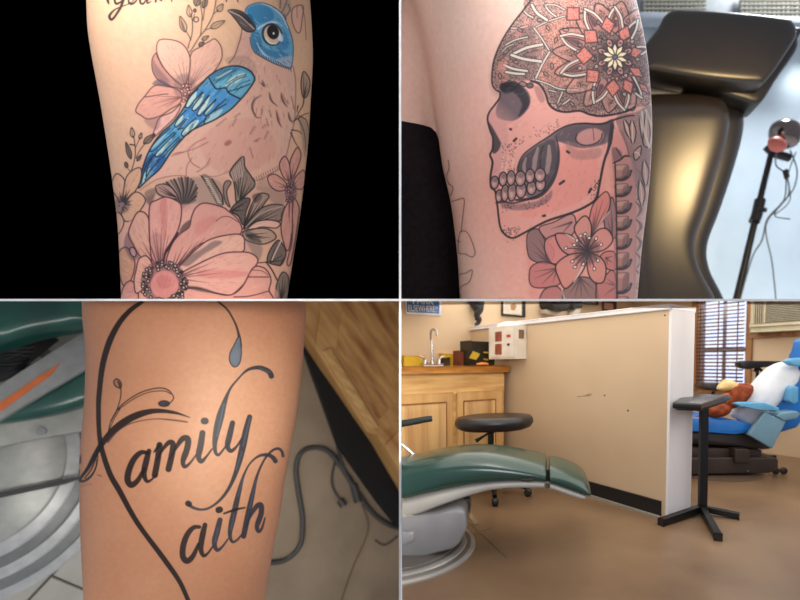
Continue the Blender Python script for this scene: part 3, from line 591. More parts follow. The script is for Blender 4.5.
    for p, al in (([(534, 29), (565, 17), (590, 22), (586, 50), (566, 52), (550, 48)], .5), ([(549, 52), (566, 56), (580, 84), (560, 88), (536, 79)], .55), ([(496, 66), (508, 56), (506, 84), (498, 88)], .5), ([(562, -4), (576, -4), (572, 20), (563, 12)], .6)):
        F(p, (226, 150, 128), al, soft=2, sm=False); F(p, K, .7, sm=False, stip=(.16, 2))
    def strip(p, w=2.2): w *= .85; L(p, w+1.3, K, .85); L(p, w, WH, .97)
    strip([(534, 28), (549, 21), (565, 16)], 1.2); strip([(534, 28), (542, 39), (549, 50)], 1.6); strip([(549.5, 52), (543, 63), (536, 78)], 2); strip([(536, 80), (548, 84), (560, 89), (578, 90)], 1.4)
    strip([(542, 44.5), (526, 48), (511.5, 55)], 2.8); strip([(511.5, 55), (524, 59), (541, 61.5)], 2.8); L([(538, 50), (524, 55), (537, 57)], 1.2, K, .8); F([(524, 55), (540, 50), (540, 57)], (150, 112, 108), .7)
    strip([(532, 5), (537, 13), (547, 20)], 2.6); strip([(524, 11), (528, 15), (533, 17.5)], 1.6); strip([(511, 28), (519, 28), (527.5, 26)], 1.4); strip([(505.6, 45), (515, 40), (527.5, 37)], 1.4); strip([(502, 52), (507, 47), (514, 44)], 1)
    strip([(504, 65), (514, 69), (527, 71)], 2.4); strip([(506, 72), (515, 73.5), (524, 74)], 2.4); strip([(545, 5), (549, 11), (556, 16.5)], 1.6); strip([(545, 5), (555, 5), (565, 10)], 1.2)
    strip([(562.5, 92), (557.5, 105), (564, 103.5), (570, 99)], 1.4); strip([(549, 90), (556, 92)], 1.2); L([(500, 60), (510, 50), (522, 42)], 1, K, .6)
    for (x, y, n) in ((500, 66, 1), (515, 34, 1), (524, 24, 0)): F(cv.el(x+3, y, 5, 3, -50), (214, 140, 130), .5, soft=1)
    # ring of white looped petals
    cx, cy = 615, 57
    for i in range(16):
        a = math.radians(i*22.5+6); x, y = math.cos(a), math.sin(a)
        if x > .55: continue
        S([(cx+x*34-y*9, cy+y*34+x*9), (cx+x*48-y*8, cy+y*46+x*8), (cx+x*63, cy+y*56), (cx+x*48+y*8, cy+y*46-x*8), (cx+x*34+y*9, cy+y*34-x*9)], (206, 146, 130), .55, w=1.2, c=K, a=.8)
        F([(cx+x*40-y*5, cy+y*40+x*5), (cx+x*58, cy+y*52), (cx+x*40+y*5, cy+y*40-x*5)], K, .8, sm=False, stip=(.4, 2))
    for tx, ty in ((585, 9), (615, 7), (560.5, 36), (561, 73), (594, 103), (624.5, 110), (642, 98), (638, 20), (650, 48)):
        d = np.array((cx-tx, cy-ty), float); l = np.hypot(*d); d /= l; n = np.array((-d[1], d[0])); wd = 8 if tx < 630 else 4.5; T = np.array((tx, ty), float); ln_ = min(l*.48, 24)
        F([T, T+d*ln_*.5+n*wd, T+d*ln_+n*wd*.8, T+d*ln_-n*wd*.8, T+d*ln_*.5-n*wd], (176, 122, 114), .9)
        for sg in (1, -1):
            strip([T, T+d*ln_*.4+n*sg*wd*.72, T+d*ln_*.95+n*sg*wd], 2.1); L([T+d*5, T+d*ln_*.6+n*sg*wd*.4, T+d*ln_+n*sg*wd*.5], 1, K, .85)
        F([T+d*8, T+d*ln_*.8+n*2.4, T+d*ln_*.8-n*2.4], (60, 50, 56), .7, soft=.6)
    r = random.Random(21)
    for i in range(60):
        a = r.uniform(0, 6.283); rr = r.choice((20, 22, 36)); x, y = cx+rr*math.cos(a), cy+rr*1.05*math.sin(a)
        if x < 652 and 2 < y < 104: S([(x-2.2*math.sin(a), y+2.2*math.cos(a)), (x+3.4*math.cos(a), y+3.4*math.sin(a)), (x+2.2*math.sin(a), y-2.2*math.cos(a)), (x-1.4*math.cos(a), y-1.4*math.sin(a))], ((180, 136, 126), (130, 104, 104), (190, 164, 150))[i % 3], .8, w=.8, c=K)
    for x, y in ((500, 76), (520, 30), (548, 28), (556, 40), (552, 66), (546, 74), (516, 62), (560, 104), (572, 104), (540, 20), (566, 30)): S(cv.el(x, y, 3, 1.5, x*7 % 180), (170, 130, 120), .7, w=.8, c=K)
    # diamonds
    for x, y, w_, h_, ro in ((608, 25.6, 6.5, 8.5, 0), (590.6, 36.5, 7.5, 8.5, 30), (584, 55.6, 8, 8.5, 8), (592.5, 76, 7.5, 8, -30), (613, 87.5, 7, 8.5, 0), (628, 86, 5.5, 8, 12), (636.5, 72, 4.2, 8.5, 6), (635, 52.5, 4.8, 8.5, 0), (624.5, 34, 6, 8.5, -20), (573, 14, 8, 8, 40), (645, 34, 3, 9, 0), (644, 88, 3, 8, 0)):
        ux, uy = (x-cx), (y-cy); q_ = math.hypot(ux, uy); ux /= q_; uy /= q_; w_ *= 1.08; h_ = min(h_, 6+w_*.6)*1.12
        p = [(x-uy*w_, y+ux*w_*1.05), (x+ux*h_*.9, y+uy*h_), (x+uy*w_, y-ux*w_*1.05), (x-ux*h_, y-uy*h_*.9)]
        F(p, (208, 128, 114), 1, sm=False); F(p, (120, 60, 60), .8, sm=False, stip=(.14, 2)); L(p, 1.2, (74, 52, 56), .85, sm=False, close=True)
    # centre rosette
    F(cv.el(cx, cy, 17, 18), (70, 60, 66), .75, soft=3, noise=.5)
    for i in range(8):
        a = math.radians(i*45+22); x, y = math.cos(a), math.sin(a)
        S(cv.el(cx+x*14, cy+y*15, 4.2, 2.8, math.degrees(a)), (196, 140, 132), .9, w=1, c=K); F(cv.el(cx+x*14, cy+y*15, 1.4, 1), K, .7)
    for i in range(10):
        a = math.radians(i*36-90); x, y = math.cos(a), math.sin(a)
        S([(cx+x*2-y*.4, cy+y*2+x*.4), (cx+x*7-y*2.4, cy+y*7.4+x*2.4), (cx+x*13, cy+y*13.5), (cx+x*7+y*2.4, cy+y*7.4-x*2.4)], (234, 216, 178), 1, w=1, c=K)
    F(cv.el(cx, cy, 2, 2), (110, 96, 110), 1)
    L(cran[:9], 1.5, K, .92); L(cran[11:23], 1.9, K, .92)
    # side lines near the edge
    for i in range(6): L([(639+i*2.6, 8+i*13), (646+i*1.2, 22+i*13), (649+i*.6, 40+i*13)], 1.2, (210, 190, 170), .5); L([(641+i*2.2, 4+i*14), (650, 30+i*13)], 1, K, .55)
    # hair leaves behind the jaw joint
    cv.id = 5
    F([(616, 118), (636, 112), (653, 106), (654, 140), (650, 170), (640, 200), (634, 170), (626, 146)], (140, 110, 106), .8, soft=1.2, noise=.5)
    for p in ([(640, 116), (644, 130), (644, 146), (640, 128)], [(646, 112), (650, 128), (649, 146), (643, 142)], [(632, 120), (636, 132), (633, 144), (629, 132)], [(624, 120), (629, 126), (630, 138), (625, 130)], [(644, 160), (649, 172), (646, 186), (642, 174)], [(640, 180), (645, 192), (642, 206), (638, 194)], [(634, 152), (641, 146), (640, 156), (635, 160)]):
        S(p, (200, 150, 134), .8, w=1.2, c=K); L([p[0], lerp2(p[1], p[3], .5), p[2]], .9, (222, 204, 186), .7)
    for p in ([(642, 112), (643.5, 128), (649, 147)], [(646, 110), (652, 130), (649.5, 147)]): L(p, 2, WH, .75)
    cv.id = 2
    # socket
    F([(501, 85), (510, 82), (519, 84), (527.5, 91), (530.5, 101), (526, 111), (517.5, 119), (509, 121), (497.5, 117.5), (496, 109), (500, 97.5)], (92, 80, 86), .9, soft=.8, grad=((496, 118), (508, 106), .35, 1))
    F([(501, 86), (512, 83), (522, 87), (529, 97), (528, 108), (518, 117), (522, 104), (514, 93), (504, 93)], (40, 36, 42), .85, soft=2.4)
    F([(500, 84), (512, 81), (520, 84), (514, 90), (502, 91)], (30, 28, 34), .8, soft=1.4)
    for i in range(9): L([(500+i*.6, 96+i*2.4), (512+i, 97+i*2)], .7, (120, 100, 106), .35)
    S(cv.el(523, 84, 4, 2.4, 15), (120, 100, 102), .8); S(cv.el(530, 85.5, 3.4, 2.6), (90, 76, 80), .9)
    F([(534, 86), (541, 88), (545, 100), (540, 102), (536, 94)], (140, 96, 92), .5, soft=1.6)
    # cheek underside opening
    F([(612, 119), (601, 124), (585, 123), (572, 124.5), (556, 131), (545, 139), (530, 149), (520, 159), (517, 176), (526, 196), (538, 196), (550, 186), (556, 172), (558, 156), (556, 142), (566, 144), (580, 148), (598, 146), (610, 140), (614, 124)], (110, 92, 98), .9, soft=.8)
    F([(612, 120), (600, 125.5), (572, 126), (556, 134), (556, 141), (572, 142), (590, 145), (606, 140)], (70, 62, 68), .5, soft=2.5)
    F([(566, 140), (578, 150), (600, 148), (598, 158), (572, 158)], (150, 110, 106), .45, soft=3)
    F(cv.el(590, 137, 14, 8.5, -12), (214, 148, 138), .85, soft=1.6); L(cv.el(589, 136.5, 13.5, 8.6, -12)[0:8], 1.2, K, .8); L([(593, 129), (594, 140)], .8, K, .6)
    F([(518, 164), (532, 150), (548, 140), (556, 142), (558, 158), (556, 172), (550, 184), (544, 188), (520, 176)], (52, 47, 54), .6, soft=1.5)
    for p, w in (([(526, 158), (524, 166), (525, 174)], 3.2), ([(538, 148), (535, 160), (534, 172)], 4.4), ([(549, 146), (549, 158), (547, 172)], 5)): L(p, [w*.5, w, w*.8], (172, 142, 132), .75)
    L([(543, 146), (540.5, 158), (540, 172)], 1.2, K, .8)
    L([(556, 136), (558.5, 150), (557.5, 166), (552, 182), (541, 195), (528, 199), (516, 200)], [1, 2.4, 3, 3.4, 3, 2], (58, 50, 56), .9)
    cv.streak(face, (620, 60), 420, ((150, 96, 92), (244, 190, 172)), .13, 1.3, 5)
    # face lines
    L([(500, 92), (499, 99), (490, 111), (487.5, 119), (490, 130), (493, 138), (492.5, 149), (490, 155), (492.5, 162.5), (490.5, 176), (491, 187), (495, 191), (497, 203), (500, 226), (505, 234.5), (513, 238), (524, 233), (546, 221.5), (570, 213.5), (585, 207), (596, 199), (599, 187), (604, 162), (610, 144), (613, 126)], [1.6, 1.8, 2, 1.8, 1.8, 2.2, 2.2, 2.2, 2.4], K, .93)
    F([(488.5, 122), (493, 128), (499.5, 140), (501, 144), (498, 151), (493, 153), (493, 140), (490, 130)], (60, 52, 56), .85, soft=.8)
    L([(634, 115.5), (627.5, 116), (615, 119.5), (601, 124), (585, 123.5), (572, 124.5), (560, 129), (548, 137), (534, 146), (524, 154), (519, 163), (517.5, 176)], [1.4, 2, 1.6, 1.2, .8], K, .85)
    L([(612, 124), (610, 142), (607, 154)], [3, 4, 2], (60, 54, 60), .85)
    F([(500, 198), (516, 204), (540, 200), (552, 190), (548, 202), (526, 210), (504, 208)], (120, 92, 94), .6, soft=2, noise=.5)
    r = random.Random(9)
    for i in range(230):
        z = i % 5
        if z == 0: x, y = r.uniform(504, 560), 0; y = 148-(x-504)*.4+r.gauss(0, 3.2)
        elif z == 1: x, y = r.choice((503, 507, 510.5, 513.5))+r.gauss(0, .8), r.uniform(146, 172)
        elif z == 2: x, y = r.uniform(502, 550), 0; y = 206+r.gauss(0, 3.4)-(x > 530)*(x-530)*.3
        elif z == 3: x, y = r.uniform(503, 520), 232+r.gauss(0, 3.2)-abs(512-r.uniform(503, 520))*.2
        else: x, y = 596+r.gauss(0, 2.4), r.uniform(180, 200)
        F(cv.el(x, y, .6, .6, n=6), K, .75, sm=False)
    for x in (501.5, 506, 512): L([(x+2.4, 152), (x+1, 164), (x, 172)], [1, 2.4, 2], (236, 186, 166), .55)
    # teeth
    for x, y, rx, ry in ((494.6, 182.5, 3.6, 6), (499, 196, 3, 6), (505, 193, 3.4, 8), (512, 192, 3.8, 8.6), (521, 190, 4.6, 7.6), (531.5, 188, 4.2, 6.4), (540.5, 184, 4.4, 6.6), (503, 179, 3.6, 6.6), (511, 178, 3.8, 7), (520.4, 178.5, 4.6, 7), (530, 176, 4, 6.6), (540, 175, 4.8, 6.4)):
        S(cv.el(x, y, rx*1.1, ry*1.05, 4), (186, 140, 134), 1, w=1.2, c=K, a=.95); F(cv.el(x+.6, y-ry*.45, rx*.7, ry*.4), (110, 90, 94), .6, soft=1); F(cv.el(x-.6, y+ry*.3, rx*.4, ry*.35), (228, 186, 172), .6, soft=.6)
    L([(496, 203), (504, 202), (514, 203), (526, 200), (537, 196), (546, 190)], 1.6, K, .7)
    for p in ([(510.2, 129), (511, 129.4)], [(513.8, 141), (516.2, 138.6)], [(567, 151.4), (569, 152.6)], [(559.8, 184), (564, 181)], [(589, 192.4), (591, 188.8)], [(543, 216), (545, 215.6)]): L(p, 2.2, K, .9, sm=False)
    return cv

def art_script():
    cv = Canvas(60, 296, 330, 612)
    L, F, S = cv.ln, cv.fill, cv.shape
    K = (16, 16, 20); Q = (38, 46, 56); B = (92, 108, 124); cv.wk = 1.08  # Q and B carry the blue-grey glare of glossy ink as colour
    cv.id = 1   # heart line
    L([(146, 297), (142, 301.5), (130, 310.5), (119.5, 322.5), (110.5, 339), (104.5, 357), (101.5, 372), (99.5, 390), (98.5, 404), (99, 430), (102, 450), (110, 474), (119, 490), (137.5, 523), (163, 557.6), (179, 580.6), (188, 600), (192, 611)], [3.5, 5, 6, 5.4, 4.8, 4.4, 5, 5.4, 5, 4.6, 5, 4.4, 4], K, .96)
    L([(214, 297), (220, 303), (228, 310.5), (235.5, 324), (239, 336), (240, 346)], [1.8, 2, 1.8, 2.4, 4], K, .9)
    S([(239.5, 336), (234, 345), (230, 353), (229.5, 361), (234, 367), (239.5, 363.5), (241.5, 352)], B, .95, w=1, c=K); F([(232, 354), (238, 350), (238, 362), (233, 362)], (110, 124, 132), .5, soft=1.2)
    cv.id = 2   # leafy flourish
    L([(80, 479.5), (88, 468), (96, 453), (104, 441), (116, 428), (134, 416.5), (154, 411), (174, 412.5), (190, 417.5)], [2, 4, 5, 6, 7, 6.5, 4.5, 3, .8], K, .95)
    L([(108, 442), (118, 431), (132, 423), (154, 419), (172, 420), (187, 422)], [1.8, 1.2, 1.2, 1, 1.6, 1.6], (60, 44, 44), .8)
    for p, w in (([(108, 434), (110.5, 422), (116, 412), (120, 400), (121, 391), (119.6, 386)], 1.1), ([(111, 421), (118, 409), (128, 400), (142, 392), (158, 388), (168, 390), (173.5, 397), (171, 402), (166, 405)], 1.3), ([(118, 410), (126, 404), (137, 397), (150, 392), (164, 391), (171, 394)], 1.), ([(107, 436), (113, 421), (120, 409)], 1.)):
        L(p, w, K, .88)
    S([(120, 388), (115.5, 386), (113.8, 382), (116, 379), (119.6, 380.6), (121.4, 385)], (120, 92, 84), .5, w=1.4, c=K); F([(117, 381), (120, 383), (120, 388)], K, .8)
    S(cv.el(164, 403.6, 5.6, 3, 0), Q, .95, w=.9, c=K)
    for p, w in (([(79, 470), (78, 479), (84, 481), (92, 475), (96.5, 465), (98, 455)], [1.6, 3, 2, 1.4, 1]), ([(85, 478), (92, 468), (98, 452)], 1.6), ([(88, 479), (95, 470), (97, 460)], 1.2), ([(80, 478), (90, 464), (99, 448)], 2)): L(p, w, K, .9)
    F(cv.el(79.8, 459.5, 1.5, 5), K, .9); L([(81, 487), (86, 485), (92, 484)], .8, (120, 60, 56), .6); L([(97.6, 475), (101.5, 476)], 1.4, (110, 60, 56), .7)
    cv.id = 3   # first word
    cv.wk = 1.22
    T = 5.2
    for p, w, c in (([(147.5, 453), (141, 452.5), (134, 459), (129, 470), (127.6, 480), (131.5, 485), (138, 480), (144, 469)], [3, 4.6, T, 5.4, T, 4, 3], K), ([(149, 451), (146, 462), (144, 473), (146.5, 481), (151, 480), (157, 474)], [4, T, T, 4, 2, 1.4], K),
                    ([(154, 452), (159, 445.5)], [1.4, 3], K), ([(159.5, 445), (158, 458), (154.8, 475)], [T, T, T], K), ([(157, 460), (163, 449), (169, 442.5), (173, 444), (172, 454), (168.5, 469)], [1.4, 2.4, 4, T, T, T], K), ([(170, 459), (177, 446), (183, 438.5), (188, 439.5), (187, 449), (183, 461), (184.6, 466.6), (190, 463), (196, 455)], [1.4, 2.4, 4, T, T, T, 3.6, 2, 1.4], K),
                    ([(202.5, 433), (200.5, 446), (198.5, 456), (201, 461.5), (206, 457), (212, 449)], [5, 5.4, 5.4, 4, 2, 1.4], K), ([(204, 421), (205.4, 421)], 5.6, K),
                    ([(271.4, 376), (269.6, 372.4), (265.5, 369.6), (258, 367.5), (247.5, 370), (238, 379), (229, 391), (221.5, 412), (215.5, 437), (215, 450), (218, 455), (223, 450), (228, 443)], [4.6, 4, 2.8, 1.6, 1.6, 2.4, 4.4, 6.6, 6.4, 5, 3.4, 2, 1.4], Q),
                    ([(232.5, 423), (229.5, 436), (227.5, 446), (231, 451), (237, 446), (242, 438)], [4.4, 5, 5, 3.6, 2, 1.6], Q), ([(249.6, 417), (246, 431), (241.5, 452), (236, 472), (229, 488), (220, 500), (209, 508), (200, 509.5), (192, 507), (188.6, 503.6)], [4.4, 5.4, 5.8, 5.2, 4, 3, 2.6, 2, 2, 3], Q), ([(188, 503.4), (189, 504)], 5, K)):
        L(p, w, c, .95)
    for (x0, y0, x1, y1) in ((250, 418, 243, 446), (269.6, 372.4, 260, 368), (224, 404, 217, 436), (242, 452, 236, 470)): L([(x0, y0), (x1, y1)], [1.6, 3, 1.4], B, .5)  # pale strokes paint glare onto the letters
    cv.id = 4   # second word
    for p, w, c in (([(199.5, 527), (193.6, 527.5), (187.6, 534), (183.4, 545), (182.8, 556), (187, 561), (193, 556), (198.5, 544)], [3, 4.4, 5, 5, 5, 4, 2.6], K), ([(205, 525), (202.4, 536), (200.8, 548), (203.4, 555.6), (208, 553), (213, 546)], [4, 5, 5, 4, 2, 1.4], K),
                    ([(220, 520), (217, 532), (214.4, 543), (217, 550), (222, 547), (228, 539)], [4.4, 5, 5, 3.6, 2, 1.4], Q), ([(218.6, 510), (219.8, 509.6)], 5.4, K),
                    ([(275.4, 461), (273, 457.6), (268, 455), (259, 456), (250, 463.5), (243.5, 476), (239, 492), (235, 509), (230, 532), (232, 541.5), (237, 540), (243, 533)], [4, 3, 1.8, 1.6, 2.2, 3.6, 4.6, 5, 5, 3.6, 2, 1.4], Q), ([(224, 513.6), (234, 510), (245, 507.6)], [1.6, 2.2, 1.4], K),
                    ([(283, 456), (281.6, 451), (277.6, 448.6), (271, 451.6), (263.6, 461), (257, 476), (252.6, 494), (248.6, 512), (243.6, 536)], [2.6, 2.2, 1.8, 2, 2.8, 4.2, 4.8, 4.8, 4.6], Q), ([(246, 527), (251, 515), (257, 506), (261, 505.6), (261, 514), (257, 526), (258.6, 531.4), (262, 528), (265, 518)], [1.4, 2, 3.4, 4.6, 4.6, 4.6, 3.4, 2, 1.4], Q)):
        L(p, w, c, .95)
    for (x0, y0, x1, y1) in ((243, 478, 238, 496), (256, 480, 250, 508), (218, 528, 215, 542), (234, 514, 231, 530)): L([(x0, y0), (x1, y1)], [1.4, 2.4, 1.4], B, .4)  # glare on the lower word, painted as pale strokes
    return cv
# ================================================================== the partitions that divide the four sets
WHITE = mat('white_board', (244, 244, 242), .7)
D0 = 2.3; TH = 2.0/FOC*D0
dv = ray(400.1, 300).normalized(); dh = (FW-UP*((299.95-CY)/FOC)).normalized()
d9 = 9.4
def slab(name, axis, nrm, other, a0, a1, b0, b1, t):
    q = [CAM+axis*a+other*b for a, b in ((a0, b0), (a1, b0*a1/a0 if False else b0), (a1, b1), (a0, b1))]
    return G().prism([v-nrm*t/2 for v in q], nrm*t)
fv = FW-RT*((CX-400.1)/FOC)
struct(slab('wall_center', fv, VN, UP, D0, d9, -7.5, 7.5, TH).obj('wall_center', WHITE, smooth=0))
fh = FW-UP*((299.95-CY)/FOC)
struct(slab('ceiling', fh, HN, RT, D0, d9, -13, 9, TH).obj('ceiling', WHITE, smooth=0))
def board(name, px0, py0, px1, py1, d, m, cut=()):
    q = [P(px0, py0, d), P(px1, py0, d), P(px1, py1, d), P(px0, py1, d)]
    return struct(G().prism(q, FW*.06).obj(name, m, smooth=0, cut=cut))
BLACK = mat('black_backdrop', (0, 0, 0), 1., spec=0., col2=(0, 0, 0))
board('wall_left', -260, -260, 400, 300, 5.2, BLACK, ('hi', 'le'))
# ================================================================== skin forms and their tattoos
def rows(tab, n):
    y = np.linspace(tab[0][0], tab[-1][0], n); t = np.array(tab, float)
    q = smooth([(a, b, c) for a, b, c in tab], False, 12); return y, np.interp(y, q[:, 0], q[:, 1]), np.interp(y, q[:, 0], q[:, 2])
class Frame:
    def __init__(s, px, py, d):
        s.o = P(px, py, d); s.n = (CAM-s.o).normalized(); s.r = UP.cross(s.n).normalized(); s.u = s.n.cross(s.r)
    def at(s, px, py): return hit(px, py, s.o, s.n)
def limb(g, fr, tab, k, n=150, m=96, bk=1.):
    ys, xl, xr = rows(tab, n); rings = []
    for y, a, b in zip(ys, xl, xr):
        A, B = fr.at(a, y), fr.at(b, y); c = (A+B)/2; h = (B-A)/2*.99; l = h.length
        rings.append([c+h*math.cos(t)+fr.n*math.sin(t)*l*k*(1 if math.sin(t) > 0 else bk) for t in [2*math.pi*i/m for i in range(m)]])
    g.loft(rings); return g
def project(V):
    q = V-np.array(CAM); z = q@np.array(FW); return CX+FOC*(q@np.array(RT))/z, CY-FOC*(q@np.array(UP))/z
def inked(cv, V, nu, nv, valid, names, m, parent, hole=None):
    """V: nv*nu world points lying on the skin; builds one mesh per design"""
    x, y = project(V); ix = np.clip((x-cv.x0)*cv.k-.5, 0, cv.w-1.01); iy = np.clip((y-cv.y0)*cv.k-.5, 0, cv.h-1.01)
    i, j = ix.astype(int), iy.astype(int); fx, fy = (ix-i)[:, None], (iy-j)[:, None]
    RGBA = np.dstack([cv.C*cv.A[..., None], cv.A])
    s = (RGBA[j, i]*(1-fx)+RGBA[j, i+1]*fx)*(1-fy)+(RGBA[j+1, i]*(1-fx)+RGBA[j+1, i+1]*fx)*fy
    a = s[:, 3]; rgb = s[:, :3]/np.maximum(a, 1e-4)[:, None]/255; rgb = np.where(rgb <= .04045, rgb/12.92, ((np.clip(rgb, 0, 1)+.055)/1.055)**2.4)
    I = cv.I[np.round(iy).astype(int), np.round(ix).astype(int)]; I = np.where(a > .02, I, 0)
    idx = np.arange(nu*nv).reshape(nv, nu)
    F = np.stack([idx[:-1, :-1], idx[:-1, 1:], idx[1:, 1:], idx[1:, :-1]], -1).reshape(-1, 4)
    F = F[valid[F].all(1)]; fi = I[F].max(1); o0 = np.array(parent['_o'])
    for k, (nm, lab) in names.items():
        f = F[fi == k]
        if not len(f): continue
        used, inv = np.unique(f, return_inverse=True); inv = inv.reshape(f.shape)
        me = bpy.data.meshes.new(nm); me.vertices.add(len(used)); me.vertices.foreach_set('co', (V[used]-o0).astype(np.float32).ravel())
        me.loops.add(inv.size); me.loops.foreach_set('vertex_index', inv.ravel().astype(np.int32)); me.polygons.add(len(inv))
        me.polygons.foreach_set('loop_start', np.arange(0, inv.size, 4, dtype=np.int32)); me.polygons.foreach_set('use_smooth', np.ones(len(inv), bool))
        me.update(calc_edges=True); me.validate()
        at = me.color_attributes.new('ink', 'FLOAT_COLOR', 'POINT')
        at.data.foreach_set('color', np.hstack([rgb[used], np.clip(a[used], 0, 1)[:, None]]).astype(np.float32).ravel())
        me.materials.append(m); o = bpy.data.objects.new(nm, me); C.objects.link(o); o.parent = parent; o['label'] = lab
def patch(fr, tab, k, cv, names, m, parent, y0, y1, lim, x0=0, x1=0, eps=1.0012, step=.5):
    nv = int((y1-y0)/step); ys, xl, xr = rows(tab, 400); Y = np.linspace(y0, y1, nv); A = np.interp(Y, ys, xl); B = np.interp(Y, ys, xr)
    nu = int(max(B-A)/step); t = np.sin(np.linspace(-1.5, 1.5, nu)*.98)*.35+np.linspace(-1, 1, nu)*.649
    a = np.array([fr.at(x, y)[:] for x, y in zip(A, Y)]); b = np.array([fr.at(x, y)[:] for x, y in zip(B, Y)]); c = (a+b)/2; h = (b-a)/2*.99; l = np.linalg.norm(h, axis=1)
    V = c[:, None]+h[:, None]*t[None, :, None]*eps+np.array(fr.n)*(np.sqrt(1-t**2)[None, :, None]*l[:, None, None]*k*eps)
    px_, py_ = project(V.reshape(-1, 3)); ok_ = (py_ > lim[0]) & (py_ < lim[1])
    inked(cv, V.reshape(-1, 3), nu, nv, ok_, names, m, parent)
# ---- set 1: forearm with bird and flowers, black background
fr1 = Frame(205, 150, 3.0)
tab1 = [(-70, 78, 304), (-30, 82, 308), (0, 85.5, 310), (30, 87, 312), (60, 91.5, 313), (100, 99, 311), (140, 105.5, 308.5), (180, 111.5, 304.5), (220, 116.5, 299.5), (260, 119, 293), (300, 120.5, 287), (340, 121, 282), (380, 121, 280)]
kw = dict(center=P(215, 170, 2.6), rad=1.0, sc=1.4)
s1 = skin('skin_tan', (216, 174, 140), (222, 172, 150), 0, .55, False, **kw); s1i = skin('skin_tan', (216, 174, 140), (222, 172, 150), 0, .55, True, **kw)
g = G(); limb(g, fr1, tab1, .72)
arm1 = tag(g.obj('forearm', s1, cut=('hi',), smooth=80), 'bare forearm with bluebird and pink flower tattoos against a black backdrop', 'arm')
patch(fr1, tab1, .72, art_bird(), {1: ('lettering_tattoo', 'black script lettering at the upper edge'), 9: ('twig_tattoo', 'small leafy twig near the tail of the bluebird'), 2: ('flower_tattoo', 'pink five petalled flower behind the blue wing'), 3: ('twig_tattoo', 'thin leafy twigs with berries'), 4: ('bird_tattoo', 'bluebird with blue head and wing and pale pink breast'),
      5: ('leaf_tattoo', 'dark grey shaded leaves'), 6: ('flower_tattoo', 'small flower at the left edge of the forearm'), 7: ('flower_tattoo', 'small pink flower at the right edge'), 8: ('flower_tattoo', 'large pink daisy with a dotted ring centre')}, s1i, arm1, -40, 340, (-30, 299.2))
# ---- set 2: shoulder, upper arm with skull, black top
fr2 = Frame(545, 150, 3.0)
tab2 = [(-90, 420, 600), (-50, 402, 622), (-20, 404, 631), (0, 410, 636), (30, 420, 643), (60, 427, 648), (100, 434, 651.5), (130, 437.5, 652.5), (165, 442, 651), (200, 450, 648), (240, 455.5, 643), (270, 458, 640), (300, 459.5, 637.5), (350, 461, 634), (380, 461, 632)]
tabc = [(-90, 300, 480), (-40, 290, 500), (0, 290, 500), (40, 290, 490), (80, 290, 480), (130, 290, 468), (180, 292, 468), (300, 296, 470), (380, 298, 470)]
frc = Frame(400, 130, 3.35)
g = G(); limb(g, fr2, tab2, .72); limb(g, frc, tabc, .75)
tmp = g.obj('tmp', s1, origin=(0, 0, 0)); md = tmp.modifiers.new('r', 'REMESH'); md.mode = 'VOXEL'; md.voxel_size = .028
m2 = tmp.modifiers.new('s', 'SMOOTH'); m2.iterations = 12; m2.factor = .6
dg = bpy.context.evaluated_depsgraph_get(); me = bpy.data.meshes.new_from_object(tmp.evaluated_get(dg)); PARTS.remove(tmp); bpy.data.objects.remove(tmp)
g = G(); g.b.from_mesh(me); bvh = BVHTree.FromBMesh(g.b)
kw = dict(center=P(575, 210, 2.5), rad=1.25, sc=1.0, tone=(170, 100, 90))
s2 = skin('skin_pink', (224, 190, 174), (242, 160, 142), 0, .5, False, **kw); s2i = skin('skin_pink', (224, 190, 174), (242, 160, 142), 0, .5, True, **kw)
arm2 = tag(g.obj('person', s2, cut=('hi', 'ri'), smooth=80), 'person in a black sleeveless top with a skull tattoo on the upper arm', 'person')
st = .5; xs = np.arange(440, 655, st); ys = np.arange(-5, 299.8, st); V = np.zeros((len(ys)*len(xs), 3)); ok = np.zeros(len(V), bool)
k = 0
for y in ys:
    for x in xs:
        r = ray(x, y).normalized(); h = bvh.ray_cast(CAM, r)
        if h[0] is not None and h[3] < 4.2: V[k] = h[0]-r*.004; ok[k] = abs(h[1].dot(r)) > .09
        k += 1
inked(art_skull(), V, len(xs), len(ys), ok, {1: ('outline_tattoo', 'unfinished flower outline in thin black line'), 2: ('skull_tattoo', 'skull in profile with a mandala patterned cranium'), 3: ('flower_tattoo', 'lily with open petals below the jaw'),
      4: ('spine_tattoo', 'column of neck vertebrae'), 5: ('leaf_tattoo', 'pale pointed leaves behind the jaw')}, s2i, arm2)
# black top
CLOTH = mat('black_knit', (12, 9, 12), .9, col2=(24, 15, 19), scale=30, spec=.15)
tabs = [(104, 300, 424), (110, 296, 444), (124, 294, 458), (150, 292, 470), (180, 292, 472), (300, 292, 476), (380, 292, 476)]
g = G(); ysr, xl, xr = rows(tabs, 60); rings = []
fs = Frame(400, 130, 3.32)
for y, a, b in zip(ysr, xl, xr):
    rg = []
    A, B = fs.at(a, y), fs.at(b, y); c = (A+B)/2; h = (B-A)/2; l = h.length
    for i in range(64):
        t = 2*math.pi*i/64; rg.append(c+h*math.cos(t)*1.01+fs.n*math.sin(t)*l*.79+UP*(-.05*max(0, math.cos(t-.9))))
    rings.append(rg)
g.loft(rings); g.obj('tank_top', CLOTH, arm2, cut=('hi', 'ri'))
